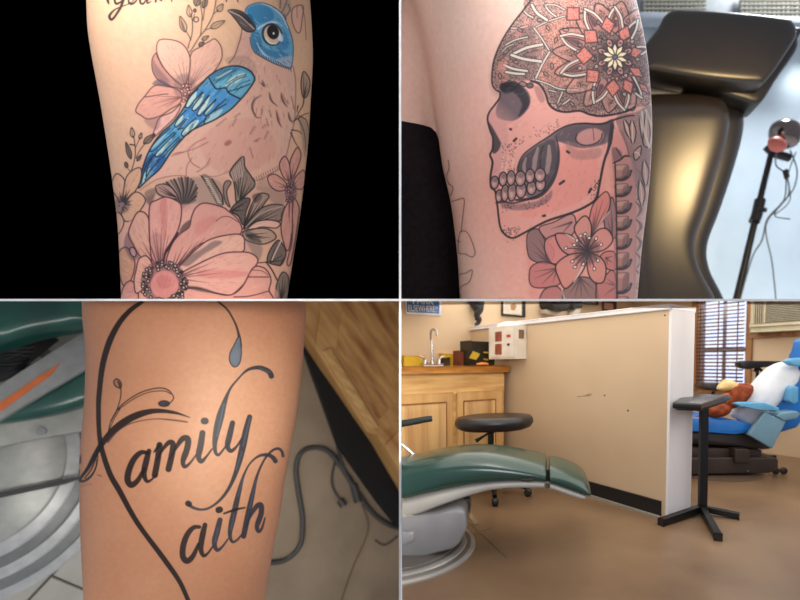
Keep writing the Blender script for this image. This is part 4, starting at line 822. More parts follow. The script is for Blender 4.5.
# background of set 2
WALLB = mat('pale_blue_wall', (208, 222, 230), .6, col2=(200, 214, 224), scale=1.5)
board('wall_right', 396, -120, 1250, 300, 8.6, WALLB, ('hi', 'ri'))
GREY = mat('grey_shelf_paint', (128, 132, 136), .5); DKG = mat('dark_mesh', (44, 42, 40), .6)
t = thing('wall_shelf', 'grey shelf with mesh panels above the black recliner', 'shelf', P(720, 26, 8.3))
G().prism(pl([(636, -40), (830, -40), (830, 27), (636, 23)], 8.4, sm=False), -FW*.25, .01).obj('back_panel', GREY, t)
G().prism(pl([(636, 21), (830, 27), (830, 33), (636, 27)], 8.1, sm=False), -FW*.2, .01).obj('shelf_board', mat('shelf_edge', (150, 158, 168), .5), t)
for (a, b, c) in ((645, 704, 0), (742, 806, 0)):
    g = G()
    n = 15; 
    for i in range(n): x = a+(b-a)*i/(n-1); g.tube([P(x, -10, 8.05), P(x, 22, 8.05)], .022, 6)
    for i in range(8): y = -8+i*4.2; g.tube([P(a-2, y, 8.03), P(b+2, y, 8.03)], .02, 6)
    g.obj('mesh_panel', mat('wire_mesh', (168, 164, 152), .4, .3), t)
    G().prism(pl([(a-2, -14), (b+2, -14), (b+2, 23), (a-2, 23)], 8.14, sm=False), FW*.03).obj('panel_backing', DKG, t)
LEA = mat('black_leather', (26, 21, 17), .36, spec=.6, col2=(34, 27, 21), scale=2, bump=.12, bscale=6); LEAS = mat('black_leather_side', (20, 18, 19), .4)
t = thing('recliner', 'black leather tattoo recliner seen behind the tattooed upper arm', 'chair', P(690, 296, 5.6))
def cushion(name, pts, d, th, m, par, p=4., fwd=None, back=.8, **kk):
    return G().inflate(pl(pts, d), (fwd or -FW), th, back, p, 14).obj(name, m, par, smooth=70, **kk)
cushion('headrest', [(652, 40), (662, 24), (680, 21), (730, 24), (776, 29), (786, 34), (788, 46), (776, 66), (760, 88), (748, 92), (700, 88), (650, 80), (636, 76), (640, 56)], 5.4, .2, LEA, t, 10)
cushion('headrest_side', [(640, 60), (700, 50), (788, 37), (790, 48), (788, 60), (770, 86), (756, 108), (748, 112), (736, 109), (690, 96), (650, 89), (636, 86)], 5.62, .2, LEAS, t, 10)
G().prism(pl([(640, 87), (678, 92), (680, 100), (640, 96)], 5.6, sm=False), -FW*.06, .01).obj('headrest_bracket', mat('grey_steel', (150, 150, 152), .35, .8), t)
def rowcush(name, tab, d, th, m, par, cut=(), e=.5):
    ys_, a, b = rows(tab, 60); g = G(); rg = []
    for i, (y, l, r_) in enumerate(zip(ys_, a, b)):
        A, B = P(l, y, d), P(r_, y, d); c = (A+B)/2; h = (B-A)/2; q = min(i, 8)/8; tp = .25+.75*math.sin(q*math.pi/2)
        rg.append([c+h*math.copysign(abs(math.cos(t))**e, math.cos(t))*(.9+.1*tp)-FW*th*tp*math.copysign(abs(math.sin(t))**.8, math.sin(t)) for t in [2*math.pi*k/48 for k in range(48)]])
    return g.loft(rg).obj(name, m, par, smooth=70, cut=cut)
rowcush('backrest', [(97, 634, 706), (100, 630, 721), (110, 628, 727), (140, 626, 725), (180, 626, 713), (215, 626, 702), (245, 626, 692), (270, 626, 696), (300, 626, 712), (340, 626, 730)], 5.5, .24, LEA, t, ('hi',), .45)
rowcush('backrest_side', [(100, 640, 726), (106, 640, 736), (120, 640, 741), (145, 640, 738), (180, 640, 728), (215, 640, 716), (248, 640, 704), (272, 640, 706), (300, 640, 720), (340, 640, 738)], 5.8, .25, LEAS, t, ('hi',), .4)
BLK = mat('black_metal', (22, 22, 24), .4, .3)
t = thing('lamp_stand', 'black pole stand with a round chrome head and hanging wires', 'stand', P(738, 299, 7))
G().tube([P(772, 150, 7), P(757, 212, 7), P(736, 302, 7)], [.045, .05, .06], 12).obj('pole', BLK, t, cut=('hi',))
G().tube([P(760, 200, 6.97), P(757, 214, 6.97), P(754, 222, 6.97)], .085, 12).obj('clamp', BLK, t)
G().tube([P(757, 210, 6.9), P(766, 210, 6.9)], .035, 8).obj('knob', BLK, t)
G().tube([P(766, 146, 7), P(774, 153, 7), P(790, 158, 7)], .06, 10).obj('bracket', BLK, t)
G().inflate(pl([(772, 124), (784, 120), (796, 124), (801, 134), (797, 145), (786, 148), (775, 143), (770, 134)], 6.95), -FW, .2, 1.).obj('chrome_head', mat('mirror_chrome', (120, 108, 104), .12, 1.), t)
G().inflate(pl([(768, 140), (776, 137), (784, 142), (786, 149), (778, 152), (770, 149)], 6.75), -FW, .1, .6).obj('inner_rim', mat('red_plastic', (188, 96, 84), .4), t)
for p, r in (([(790, 150), (797, 170), (793, 190), (780, 205), (775, 216), (790, 219)], .014), ([(777, 150), (776, 165), (786, 175), (788, 196), (768, 218), (762, 240), (752, 258), (740, 300)], .016), ([(786, 172), (784, 200), (766, 225), (772, 262), (776, 300)], .014), ([(796, 152), (788, 176), (790, 200), (776, 214)], .012)):
    G().tube([P(x, y, 6.9) for x, y in p], r*.75, 6).obj('wire', mat('grey_wire', (92, 98, 104), .5), t, cut=('hi',))
G().tube([P(785, 170, 6.88), P(787, 178, 6.88)], .04, 8).obj('wire_plug', BLK, t)
# ---- set 3: forearm with lettering
fr3 = Frame(195, 450, 3.0)
tab3 = [(225, 70, 300), (260, 75, 304), (300, 80.5, 306), (320, 81.5, 306), (340, 83.5, 304.5), (360, 84.5, 303), (390, 84, 300), (420, 82, 296), (450, 79.5, 290.5), (480, 78.5, 285), (510, 79, 281), (540, 80, 275), (570, 81.5, 270), (600, 83, 266), (640, 85, 262), (700, 88, 258)]
kw = dict(center=P(275, 420, 2.5), rad=1.05, sc=.8, tone=(140, 80, 44), spec=.25)  # lighter centre-right patch: partly tan, partly light painted into the skin
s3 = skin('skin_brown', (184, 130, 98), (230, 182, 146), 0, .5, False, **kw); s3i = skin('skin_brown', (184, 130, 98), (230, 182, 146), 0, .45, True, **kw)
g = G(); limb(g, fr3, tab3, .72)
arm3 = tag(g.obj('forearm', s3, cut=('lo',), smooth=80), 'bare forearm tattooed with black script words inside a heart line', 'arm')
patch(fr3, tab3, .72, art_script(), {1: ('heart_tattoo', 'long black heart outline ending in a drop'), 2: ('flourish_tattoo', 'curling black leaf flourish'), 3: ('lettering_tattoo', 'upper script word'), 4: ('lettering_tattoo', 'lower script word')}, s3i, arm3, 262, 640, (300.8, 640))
# background of set 3: everything stands on one sloping stage
fb = Frame(200, 450, 7.2)
def S3(px, py, h=0.): return hit(px, py, fb.o+fb.n*h, fb.n)
def poly3(pts, h0, h1, sm=False, bev=.015):
    q = smooth(pts, True, 5) if sm else pts
    return G().prism([S3(x, y, h0) for x, y in q], fb.n*(h1-h0), bev)
CONC = mat('beige_concrete', (158, 138, 114), .6, col2=(138, 120, 98), scale=1.2)
struct(G().prism([S3(x, y) for x, y in ((100, 150), (470, 150), (470, 760), (100, 760))], -fb.n*.1).obj('floor_stage', CONC, smooth=0, cut=('lo', 'le')))
TL_ = mat('pale_tile', (196, 192, 180), .4, col2=(172, 168, 158), scale=1.3)
struct(G().prism([S3(x, y, .02) for x, y in ((-300, 200), (118, 200), (118, 760), (-300, 760))], -fb.n*.05).obj('floor_grout', mat('grout', (96, 90, 80), .8), smooth=0, cut=('lo',)))
g = G()
a, b = Vector(fb.r*.78-fb.u*.62).normalized(), Vector(fb.r*.62+fb.u*.78).normalized(); o = S3(52, 575)
for i in range(-5, 4):
    for j in range(-4, 6): g.box(o+a*(i+.5)*.78+b*(j+.5)*.78+fb.n*.02, (.755, .755, .05), (a, b, fb.n), .01, 1)
bm = g.b; 
r_ = S3(118, 450); bmesh.ops.bisect_plane(bm, geom=bm.verts[:]+bm.edges[:]+bm.faces[:], plane_co=r_, plane_no=fb.r, clear_outer=True)
struct(g.obj('floor_tile', TL_, cut=('lo',)))
PINE = mat('pine', (212, 166, 104), .5, col2=(172, 116, 60), scale=1.1, stretch=(1, 1, 8), detail=5, ramp=(.35, .75), rot=(0, R(-57), 0))
PINE2 = mat('pine_light', (226, 184, 120), .5, col2=(196, 146, 84), scale=3, stretch=(1, 4, 5), rot=(0, R(-40), 0))
t = thing('pine_cabinet', 'knotty pine cabinet with a black toe kick behind the script tattoo', 'cabinet', S3(350, 420))
poly3([(302, 350), (306, 362), (336, 446), (374, 500), (402, 534), (470, 640), (520, 560), (330, 320)], 0, .3).obj('toe_kick', mat('black_kick', (14, 12, 12), .8), t, cut=('lo', 'le'))
poly3([(296, 332), (307, 350), (372, 444), (402, 496), (470, 600), (640, 420), (500, 240), (270, 240)], .3, .9).obj('body', PINE, t, cut=('lo', 'le'))
poly3([(314, 348), (366, 432), (380, 436), (470, 350), (400, 236), (330, 236)], .9, .97).obj('door', PINE, t, cut=('lo', 'le'))
poly3([(321, 352), (370, 429), (378, 428), (330, 349)], .97, 1.03).obj('door_moulding', PINE2, t, cut=('lo', 'le'))
poly3([(336, 350), (378, 420), (460, 340), (400, 240), (352, 240)], .97, 1.0).obj('door_panel', mat('pine_panel', (214, 166, 100), .5, col2=(150, 88, 44), scale=1.0, stretch=(1, 1, 7), ramp=(.4, .7), rot=(0, R(-57), 0)), t, cut=('lo', 'le'))
poly3([(384, 446), (404, 482), (470, 420), (440, 380)], .9, .96).obj('drawer_front', PINE, t, cut=('lo', 'le'))
CB = mat('grey_rubber', (66, 64, 62), .5)
cb = thing('power_cable', 'grey cable curling across the concrete floor beside the pine cabinet', 'cable', S3(300, 500))
def cable(p, r): return G().tube([S3(x, y, .03+.03*(i % 2)) for i, (x, y) in enumerate(p)], r, 8)
cable([(240, 560), (262, 562.5), (285, 560), (300, 545), (302.5, 520), (299, 495), (296, 470), (300, 454), (312, 447.5), (328, 451), (342, 468), (357, 492), (375, 515), (392, 526), (410, 530)], .045).obj('cord', CB, cb, cut=('le',))
cable([(340, 450), (334, 466), (332, 484), (340, 500), (346, 505)], .02).obj('lead', CB, cb); cable([(337, 446), (344, 470), (352, 480), (357, 500)], .025).obj('lead', CB, cb)
cable([(340, 500), (344, 506)], .07).obj('plug', CB, cb); cable([(353, 484), (358, 502)], .075).obj('plug', CB, cb)
cable([(362, 505), (368, 530), (352, 570), (340, 605)], .012).obj('lead', mat('brown_thread', (120, 96, 70), .6), cb)
cable([(375, 540), (385, 545), (398, 536)], .014).obj('lead', CB, cb, cut=('le',))
GRN = mat('green_vinyl', (26, 84, 72), .28, spec=.6, col2=(18, 66, 58), scale=3); GRP = mat('grey_plastic', (150, 152, 150), .45)
t = thing('green_recliner', 'green vinyl recliner with grey trim left of the script tattoo', 'chair', S3(30, 380))
def cush3(pts, h, th, p=4.): return G().inflate([S3(x, y, h) for x, y in smooth(pts, True, 5)], fb.n, th, .8, p, 12)
cush3([(-40, 270), (60, 262), (110, 280), (108, 322), (82, 330), (40, 338), (0, 350), (-40, 356)], 1.2, .35).obj('seat_cushion', GRN, t, cut=('lo',), smooth=70)
cush3([(-20, 400), (20, 380), (80, 352), (112, 350), (112, 390), (80, 408), (30, 420), (-20, 424)], .7, .25).obj('leg_cushion', GRN, t, smooth=70)
poly3([(-20, 400), (-20, 432), (0, 422), (40, 398), (112, 356), (112, 326), (84, 334)], 1.0, 1.1).obj('side_panel', GRP, t)
poly3([(-20, 416), (-20, 424), (0, 412), (50, 376), (60, 364), (40, 376), (0, 403)], 1.1, 1.12, bev=0).obj('stripe', mat('orange_stripe', (214, 110, 52), .5), t)
poly3([(-20, 424), (30, 412), (80, 396), (112, 386), (112, 428), (50, 436), (36, 440), (-20, 452)], .45, .62).obj('lower_cover', mat('pale_grey_plastic', (176, 176, 168), .45), t)
G().lathe(S3(41, 431.5, .66), [(.05, -.05), (.05, .02), (0, .02)], fb.n, 16).obj('bolt', mat('steel', (160, 160, 160), .3, .8), t)
r = random.Random(5); g = G()
for i in range(12): y = 346+i*2.6; g.tube([S3(-6, y+r.uniform(-3, 3), .85), S3(12+r.uniform(-3, 3), y-4+r.uniform(-3, 4), .9), S3(38-i*1.2, y-8+r.uniform(-4, 4), .85)], .018, 6)
g.obj('wire_bundle', mat('black_rubber', (18, 18, 20), .6), t)
poly3([(-10, 340), (40, 330), (60, 340), (10, 380), (-10, 384)], .5, .55).obj('wire_cover', mat('dark_plastic', (52, 50, 48), .6), t)  # plain dark plate behind the wire bundle
for (r0, c, mt) in ((1.62, .06, (196, 198, 196)), (1.5, .1, (134, 136, 134)), (1.38, .14, (200, 202, 200)), (1.26, .18, (128, 130, 128)), (1.14, .22, (196, 198, 196)), (1.0, .26, (172, 174, 168))):
    g = G().lathe(S3(-34, 462), [(.2, .0), (r0, 0), (r0, c-.02), (r0-.03, c), (.2, c+.0)], fb.n, 72, (1, 1.17), fb.r); g.obj('base_ring', mat('ring%d' % (mt[0]), mt, .35, .2), t)
G().prism([S3(x, y, .3) for x, y in ((-10, 500), (66, 484), (80, 479), (80, 476), (40, 484), (-10, 494))], fb.n*.05).obj('floor_wire', CB, t)
# ================================================================== set 4: the studio room
h1 = ray(161, 363); D1 = Vector((h1.x, h1.y, 0)).normalized(); D2 = Vector((-D1.x, D1.y, 0)); D2 = Vector((D1.y, -D1.x, 0))
N2 = Vector((D2.y, -D2.x, 0))          # back wall faces the room
P0 = fl(665.2, 518.5)                   # near foot of the half wall
NP = -D2                                # its beige face
LC = ('lo', 'ri')
C0 = fl(505, 471); BW = C0-N2*.6        # a point of the back wall
WS = P(722, 385, 5.0); WW = Vector((WS.x, WS.y, 0)); NW = -D2   # window wall
def onp(px, py, co, no, off=0.): return hit(px, py, co+no*off, no)
def bw(px, py, off=0.): return onp(px, py, BW, N2, off)
def pw(px, py, off=0.): return onp(px, py, P0, NP, off)
def ww(px, py, off=0.): return onp(px, py, WW, NW, off)
def cw(px, py, off=0.): return onp(px, py, C0, N2, off)
def slabp(f, pts, o0, o1, bev=.004, sm=False):
    q = smooth(pts, True, 5) if sm else pts
    a = [f(x, y, o0) for x, y in q]; n = {bw: N2, pw: NP, ww: NW, cw: N2}[f]
    return G().prism(a, n*(o1-o0), bev)
def rect(x0, y0, x1, y1): return [(x0, y0), (x1, y0), (x1, y1), (x0, y1)]
def aw(f, px0, py0, px1, py1):
    """upright rectangle on a wall from two opposite corners given in pixels"""
    a, b = f(px0, py0), f(px1, py1); n = {bw: N2, pw: NP, ww: NW, cw: N2}[f]; t = Z.cross(n).normalized()
    s0, s1 = a.dot(t), b.dot(t); z0, z1 = b.z, a.z; return a, t, n, s0, s1, z0, z1
def wbox(f, px0, py0, px1, py1, o0, o1, bev=.004):
    a, t, n, s0, s1, z0, z1 = aw(f, px0, py0, px1, py1); c = a+t*((s1-s0)/2); c.z = (z0+z1)/2
    return G().box(c+n*(o0+o1)/2, (abs(s1-s0), o1-o0, z1-z0), (t, n, Z), bev)
FLR = mat('stained_concrete', (142, 115, 88), .32, spec=.35, col2=(102, 78, 58), scale=2.2, detail=9, bump=.06, bscale=14, ramp=(.25, .8))
o = struct(G().prism([Vector(q) for q in ((-3, .6, 0), (8, .6, 0), (8, 9, 0), (-3, 9, 0))], Vector((0, 0, -.08))).obj('floor', FLR, smooth=0, cut=('ri',)))
WAL = mat('cream_wall', (216, 190, 158), .75, col2=(208, 182, 150), scale=2, bump=.1, bscale=90)
# corner of back wall and window wall
den = D2; s = (WW-BW).dot(NW)/D2.dot(NW); COR = BW+D2*s
struct(G().prism([BW-D2*3, COR, COR+Z*3, BW-D2*3+Z*3], -N2*.1).obj('wall_back', WAL, smooth=0, cut=LC))
# window wall with its opening
tW = -D1; a = ww(699, 300); b = ww(746, 383); s0, s1 = (a-COR).dot(tW), (b-COR).dot(tW); z0 = .68; z1 = 2.2
def wseg(g, sa, sb, za, zb): g.box(COR+tW*(sa+sb)/2-NW*.05+Z*(za+zb)/2, (sb-sa, .1, zb-za), (tW, NW, Z))
g = G(); wseg(g, 0, s0, 0, 2.6); wseg(g, s1, 6.2, 0, 2.6); wseg(g, s0, s1, 0, z0); wseg(g, s0, s1, z1, 2.6)
struct(g.obj('wall_right', WAL, smooth=0, cut=LC))
WOOD = mat('brown_trim_wood', (176, 124, 74), .5, col2=(128, 84, 48), scale=6, stretch=(4, 4, .5)); BLD = mat('blind_wood', (112, 62, 44), .42, col2=(80, 40, 30), scale=5)
win = G(); win.box(COR+tW*(s0+s1)/2-NW*.07+Z*(z0+z1)/2, (.03, .03, z1-z0), (tW, NW, Z))
for sa, sb in ((s0, s0+.04), (s1-.04, s1)): win.box(COR+tW*(sa+sb)/2-NW*.07+Z*(z0+z1)/2, (sb-sa, .04, z1-z0), (tW, NW, Z))
win.box(COR+tW*(s0+s1)/2-NW*.07+Z*(z0+.42), (s1-s0, .04, .05), (tW, NW, Z)); win.box(COR+tW*(s0+s1)/2-NW*.07+Z*(z0+.02), (s1-s0, .04, .05), (tW, NW, Z))
wn = struct(win.obj('window_1', mat('window_white', (206, 206, 216), .5), smooth=0, cut=LC))
gl = bpy.data.materials.new('pane_glass'); gl.use_nodes = True; pb = gl.node_tree.nodes['Principled BSDF']; pb.inputs['Base Color'].default_value = (.9, .93, 1, 1); pb.inputs['Transmission Weight'].default_value = 1; pb.inputs['Roughness'].default_value = .05; pb.inputs['IOR'].default_value = 1.1
g = G().box(COR+tW*(s0+s1)/2-NW*.075+Z*(z0+z1)/2, (s1-s0, .006, z1-z0), (tW, NW, Z)); g.obj('pane', gl, wn, cut=('lo',))
g = G()
for sa, sb, za, zb in ((s0-.07, s0, z0-.04, z1), (s1, s1+.06, z0-.06, z1), (s0-.07, s1+.06, z0-.08, z0)): g.box(COR+tW*(sa+sb)/2+NW*.01+Z*(za+zb)/2, (sb-sa, .03, zb-za), (tW, NW, Z), .004)
struct(g.obj('trim_1', WOOD, cut=('lo',)))
t = thing('window_blind', 'dark wooden slatted blind hanging in the window', 'blind', COR+tW*(s0+s1)/2+NW*.05+Z*z0)
g = G(); zz = z0+.03
while zz < z1:
    ax = (tW, (NW*math.cos(.5)-Z*math.sin(.5)), (Z*math.cos(.5)+NW*math.sin(.5))); g.box(COR+tW*(s0+s1)/2+NW*.055+Z*zz, (s1-s0-.02, .03, .004), ax); zz += .041
g.obj('slats', BLD, t, cut=('lo',), smooth=0)
g = G()
for q in (.12, .5, .88): g.box(COR+tW*(s0+(s1-s0)*q)+NW*.082+Z*(z0+z1)/2, (.012, .002, z1-z0), (tW, NW, Z))
g.obj('ladder_tape', BLD, t, cut=('lo',), smooth=0)
G().box(COR+tW*(s0+s1)/2+NW*.055+Z*(z0+.012), (s1-s0-.02, .05, .02), (tW, NW, Z), .003).obj('bottom_rail', BLD, t)
# half wall
BEI = mat('beige_panel', (200, 174, 142), .55, col2=(192, 164, 132), scale=1.2); WHT = mat('white_trim_paint', (226, 222, 222), .5, col2=(212, 208, 210), scale=3, stretch=(1, 1, .3))
wd = .262; Lp = (bw(467, 400)-P0).dot(D1); Lp = 2.25
tpt = pw(668.5, 309); Hp = tpt.z
E = P0+D1*Lp
def hw(s0, s1, t0, t1, z0, z1, bev=0.): # s along the wall, t through it
    return G().box(P0+D1*(s0+s1)/2+D2*(t0+t1)/2+Z*(z0+z1)/2, (s1-s0, t1-t0, z1-z0), (D1, D2, Z), bev)
hwl = hw(.0, Lp, 0, wd, 0, Hp).obj('wall_half', BEI, smooth=0, cut=LC); struct(hwl)
hw(-.015, .0, -.0, wd+.002, 0, Hp, .002).obj('end_board', WHT, hwl)
hw(-.012, Lp, -.014, wd+.014, Hp, Hp+.026, .005).obj('cap_board', WHT, hwl, cut=LC)
hw(.03, Lp, -.012, 0, .0, .1, .003).obj('baseboard', mat('black_vinyl_base', (20, 18, 18), .5), hwl, cut=LC)
hw(.0, Lp, wd, wd+.03, .0, .1, .003).obj('baseboard', MATS['black_vinyl_base'], hwl, cut=LC)
hw(.02, Lp, -.035, -.012, .0, .012).obj('floor_strip', mat('grey_sealant', (150, 140, 128), .5), hwl, cut=LC)
for x, y, r_ in ((664.8, 315.3, .006), (628, 410.5, .007), (604.5, 395.5, .006)):
    c = pw(x, y); G().lathe(c, [(r_, 0), (r_*.6, .004), (0, .005)], NP, 10).obj('screw', mat('screw_steel', (90, 80, 72), .4, .6), hwl)
g = G()
for x0, y0, x1, y1 in ((577, 396.6, 581, 396.2), (582, 396, 590, 395.5), (586, 394.6, 592, 394)): g.tube([pw(x0, y0, .001), pw(x1, y1, .001)], .0022, 5)
g.obj('scuff', mat('scuff', (150, 120, 92), .6), hwl)
# cabinet run and worktop
PN = mat('knotty_pine', (228, 184, 122), .42, col2=(186, 132, 74), scale=1.6, stretch=(6, 6, .8), detail=6, ramp=(.35, .85), spec=.5); PNL = mat('knotty_pine_rail', (226, 182, 118), .42, col2=(176, 122, 64), scale=2.6, stretch=(1.2, 1.2, 9), ramp=(.35, .85)); PNP = mat('pine_boards', (230, 190, 132), .4, col2=(164, 104, 50), scale=1.2, stretch=(9, 9, .35), ramp=(.4, .75))
zt = cw(450, 370).z; tC = -D2
def cbx(px0, px1, za, zb, o0, o1, bev=.003, g=None):
    a, b = cw(px0, 400), cw(px1, 400); g = g or G(); c = (a+b)/2; return g.box(Vector((c.x, c.y, (za+zb)/2))+N2*(o0+o1)/2, ((b-a).length, o1-o0, zb-za), (D2, N2, Z), bev)
t = thing('base_cabinet', 'knotty pine base cabinet with two raised panel doors under the orange worktop', 'cabinet', C0-N2*.3)
cbx(352, 503.5, .09, .87, -.58, 0).obj('body', PNL, t, cut=LC); cbx(352, 500, 0, .09, -.58, -.06).obj('toe_kick', mat('dark_kick', (40, 26, 18), .8), t, cut=LC)
for nm, x0, x1 in (('door', 372, 451.5), ('door', 456, 500.5)):
    zT = cw(476, 391).z; d = cbx(x0, x1, .12, zT, 0, .018, .004).obj(nm, PN, t, cut=('ri',))
    g = G(); fx = 6.5
    a, b = cw(x0+fx, 400), cw(x1-fx, 400); W = (b-a).length; zc0, zc1 = .12+.07, zT-.075
    bb = bmesh.new(); c = (a+b)/2; c = Vector((c.x, c.y, (zc0+zc1)/2))+N2*.018
    q0 = [c+D2*sx*W/2+Z*sz*(zc1-zc0)/2 for sx, sz in ((-1, -1), (1, -1), (1, 1), (-1, 1))]; q1 = [c+D2*sx*(W/2-.012)+Z*sz*((zc1-zc0)/2-.012)-N2*.012 for sx, sz in ((-1, -1), (1, -1), (1, 1), (-1, 1))]
    q2 = [c+D2*sx*(W/2-.05)+Z*sz*((zc1-zc0)/2-.05)+N2*.004 for sx, sz in ((-1, -1), (1, -1), (1, 1), (-1, 1))]
    q0 = [v+N2*.004 for v in q0]
    g.loft([q0, [v+N2*.012 for v in q1], q2], cap=False); g.face([g.b.verts.new(v) for v in q2])
    g.obj('door_panel', PNP, d, cut=('ri',), smooth=0)
    bar_ = G()
    for (A, B) in ((q0[0], q0[1]), (q0[1], q0[2]), (q0[2], q0[3]), (q0[3], q0[0])): bar_.tube([A, B], .005, 6)
    bar_.obj('door_moulding', mat('pine_edge', (150, 96, 50), .5), d, cut=('ri',))
cbx(352, 503, .705, .855, 0, .012, .003).obj('top_rail', PNL, t, cut=('ri',))
WT = mat('worktop_laminate', (190, 126, 44), .32, col2=(150, 92, 30), scale=5, stretch=(1, 1, 4))
a, b = cw(350, 400), cw(506.5, 400); c = (a+b)/2; ztop = .925
tag(G().box(Vector((c.x, c.y, ztop-.027))-N2*.28, ((b-a).length, .63, .054), (D2, N2, Z), .006).obj('worktop', WT, cut=LC), 'orange brown wooden worktop on the pine cabinet', 'worktop')
# things on the worktop: placed at given depth behind the front edge
def ct(px, py, o): return cw(px, py, -o)
def base(px, o): q = ct(px, 366, o); return Vector((q.x, q.y, ztop))
STL = mat('chrome', (200, 200, 205), .18, 1.)
t = thing('sink_faucet', 'tall chrome gooseneck faucet on the worktop', 'faucet', base(432, .4))
f0 = base(432, .4)
g = G().lathe(f0, [(.03, 0), (.03, .01), (.016, .03), (.013, .05)], Z, 20); g.tube([f0+Z*.03, f0+Z*.2, ct(430.5, 338, .4), ct(431, 331, .38), ct(434, 329.5, .35), ct(436.5, 331.5, .32), ct(436.8, 335.5, .31)], .009, 12); g.obj('spout', STL, t)
cl = ct(430, 362, .4); G().box(f0+Z*.008, (.19, .06, .016), (D2, N2, Z), .006).obj('base_plate', STL, t)
for sg in (-1, 1):
    c = f0+D2*sg*.07; g = G().lathe(c, [(.024, .012), (.022, .04), (.012, .055), (0, .058)], Z, 16); g.tube([c+Z*.05, c+Z*.075+D2*sg*.02, c+Z*.085+D2*sg*.055], [.009, .008, .006], 8); g.obj('handle', STL, t)
YEL = mat('yellow_plastic', (226, 184, 40), .45)
def onct(name, lab, cat, px0, px1, pyt, o, dep, m, bev=.006, grp=None):
    a, b = ct(px0, 366, o), ct(px1, 366, o); zt_ = ct((px0+px1)/2, pyt, o).z; c = (a+b)/2
    q = G().box(Vector((c.x, c.y, (ztop+zt_)/2)), ((b-a).length, dep, zt_-ztop), (D2, N2, Z), bev).obj(name, m, origin=Vector((c.x, c.y, ztop))); return tag(q, lab, cat, grp)
onct('sponge_pack', 'yellow pack left of the faucet on the worktop', 'pack', 401.5, 421, 356, .5, .1, YEL)
onct('supply_tray', 'yellow tray right of the faucet on the worktop', 'tray', 440, 456.5, 354, .58, .1, YEL)
onct('small_carton', 'small dark carton right behind the faucet', 'box', 441, 448.5, 358, .47, .05, mat('dark_carton', (52, 34, 18), .6))
q = onct('brown_box', 'small reddish brown box left of the black box', 'box', 457, 465.5, 351.5, .4, .12, mat('red_brown_card', (128, 66, 48), .6))
a, t_, n_, *_ = aw(cw, 459, 354, 466, 358)
q = onct('glove_box', 'black and olive box with a yellow emblem on the worktop corner', 'box', 466, 493, 342, .3, .18, mat('black_olive_card', (24, 22, 17), .5, col2=(44, 38, 20), scale=14))
a = ct(470, 350, .205); b = ct(482, 358, .205)
G().prism([ct(469, 358, .205), ct(473, 351, .205), ct(480, 354, .205), ct(476, 360, .205)], N2*.004).obj('emblem', mat('olive_yellow', (196, 168, 44), .5), q)
G().prism([ct(483.5, 351.5, .205), ct(488, 352, .205), ct(488, 353.6, .205), ct(483.5, 353, .205)], N2*.004).obj('stripe', MATS['olive_yellow'], q)
G().prism([ct(483.5, 358.5, .205), ct(488, 359, .205), ct(488, 360.6, .205), ct(483.5, 360, .205)], N2*.004).obj('stripe', MATS['olive_yellow'], q)
t = thing('cloth_scrap', 'orange and yellow cloth scrap lying at the worktop edge', 'cloth', base(483, .1))
G().inflate([v for v in [base(476, .1)+Z*.012, base(480, .16)+Z*.012, base(487, .14)+Z*.012, base(489, .06)+Z*.012, base(482, .05)+Z*.012]], Z, .02, .4).obj('scrap', mat('orange_cloth', (214, 130, 60), .7), t)
# dispenser box on the half wall
t = thing('sharps_dispenser', 'white wall box with two red windows on the beige half wall', 'dispenser', pw(505, 358))
fb0 = pw(526.5, 340); ez = pw(526.5, 358).z; et = pw(526.5, 326.5).z
DS = .115
# side lies on the wall face, the front looks at the room
A = Vector((fb0.x, fb0.y, 0)); 
LN = (Vector((*pw(500, 340).xy, 0))-A).length*1.0
g = G().box(A+NP*DS/2+D1*LN/2+Z*(ez+et)/2, (LN, DS, et-ez), (D1, NP, Z), .008); g.obj('casing', mat('ivory_enamel', (226, 214, 198), .4), t)
front = A+NP*.2
def fr_(s, z): return A+NP*.2+D1*s+Z*z
RW = mat('red_window', (160, 88, 64), .35, col2=(120, 60, 44), scale=20); hgt = et-ez
def frect(s0, s1, z0_, z1_, m, nm, o=.003): G().box(A+NP*(DS+o/2)+D1*(s0+s1)/2+Z*(z0_+z1_)/2, (s1-s0, o, z1_-z0_), (D1, NP, Z), .001).obj(nm, m, t)
frect(LN*.05, LN*.95, ez+hgt*.04, ez+hgt*.94, mat('ivory_door', (232, 222, 208), .4), 'door', .006)
frect(LN*.5, LN*.74, ez+hgt*.55, ez+hgt*.86, RW, 'window_panel', .01); frect(LN*.5, LN*.74, ez+hgt*.12, ez+hgt*.46, RW, 'window_panel', .01)
frect(LN*.2, LN*.27, ez+hgt*.4, ez+hgt*.46, mat('dark_knob', (60, 52, 48), .4), 'lock', .014); frect(LN*.17, LN*.3, ez+hgt*.66, ez+hgt*.74, mat('red_dot', (196, 70, 60), .4), 'sticker', .01)
G().box(A-D1*.003+NP*DS*.5+Z*(ez+hgt*.75), (.006, .05, .07), (D1, NP, Z), .001).obj('label_plate', mat('brown_plate', (128, 92, 76), .5), t)
G().inflate([A+NP*DS*.5+D1*LN*.5+Z*et+D1*x*LN*.42+NP*y*DS*.45 for x, y in ((1, 0), (.7, .8), (0, 1), (-.8, .7), (-1, 0), (-.5, -.8), (.4, -1))], Z, .05, .1).obj('paper', mat('tissue_white', (236, 232, 232), .8), t)
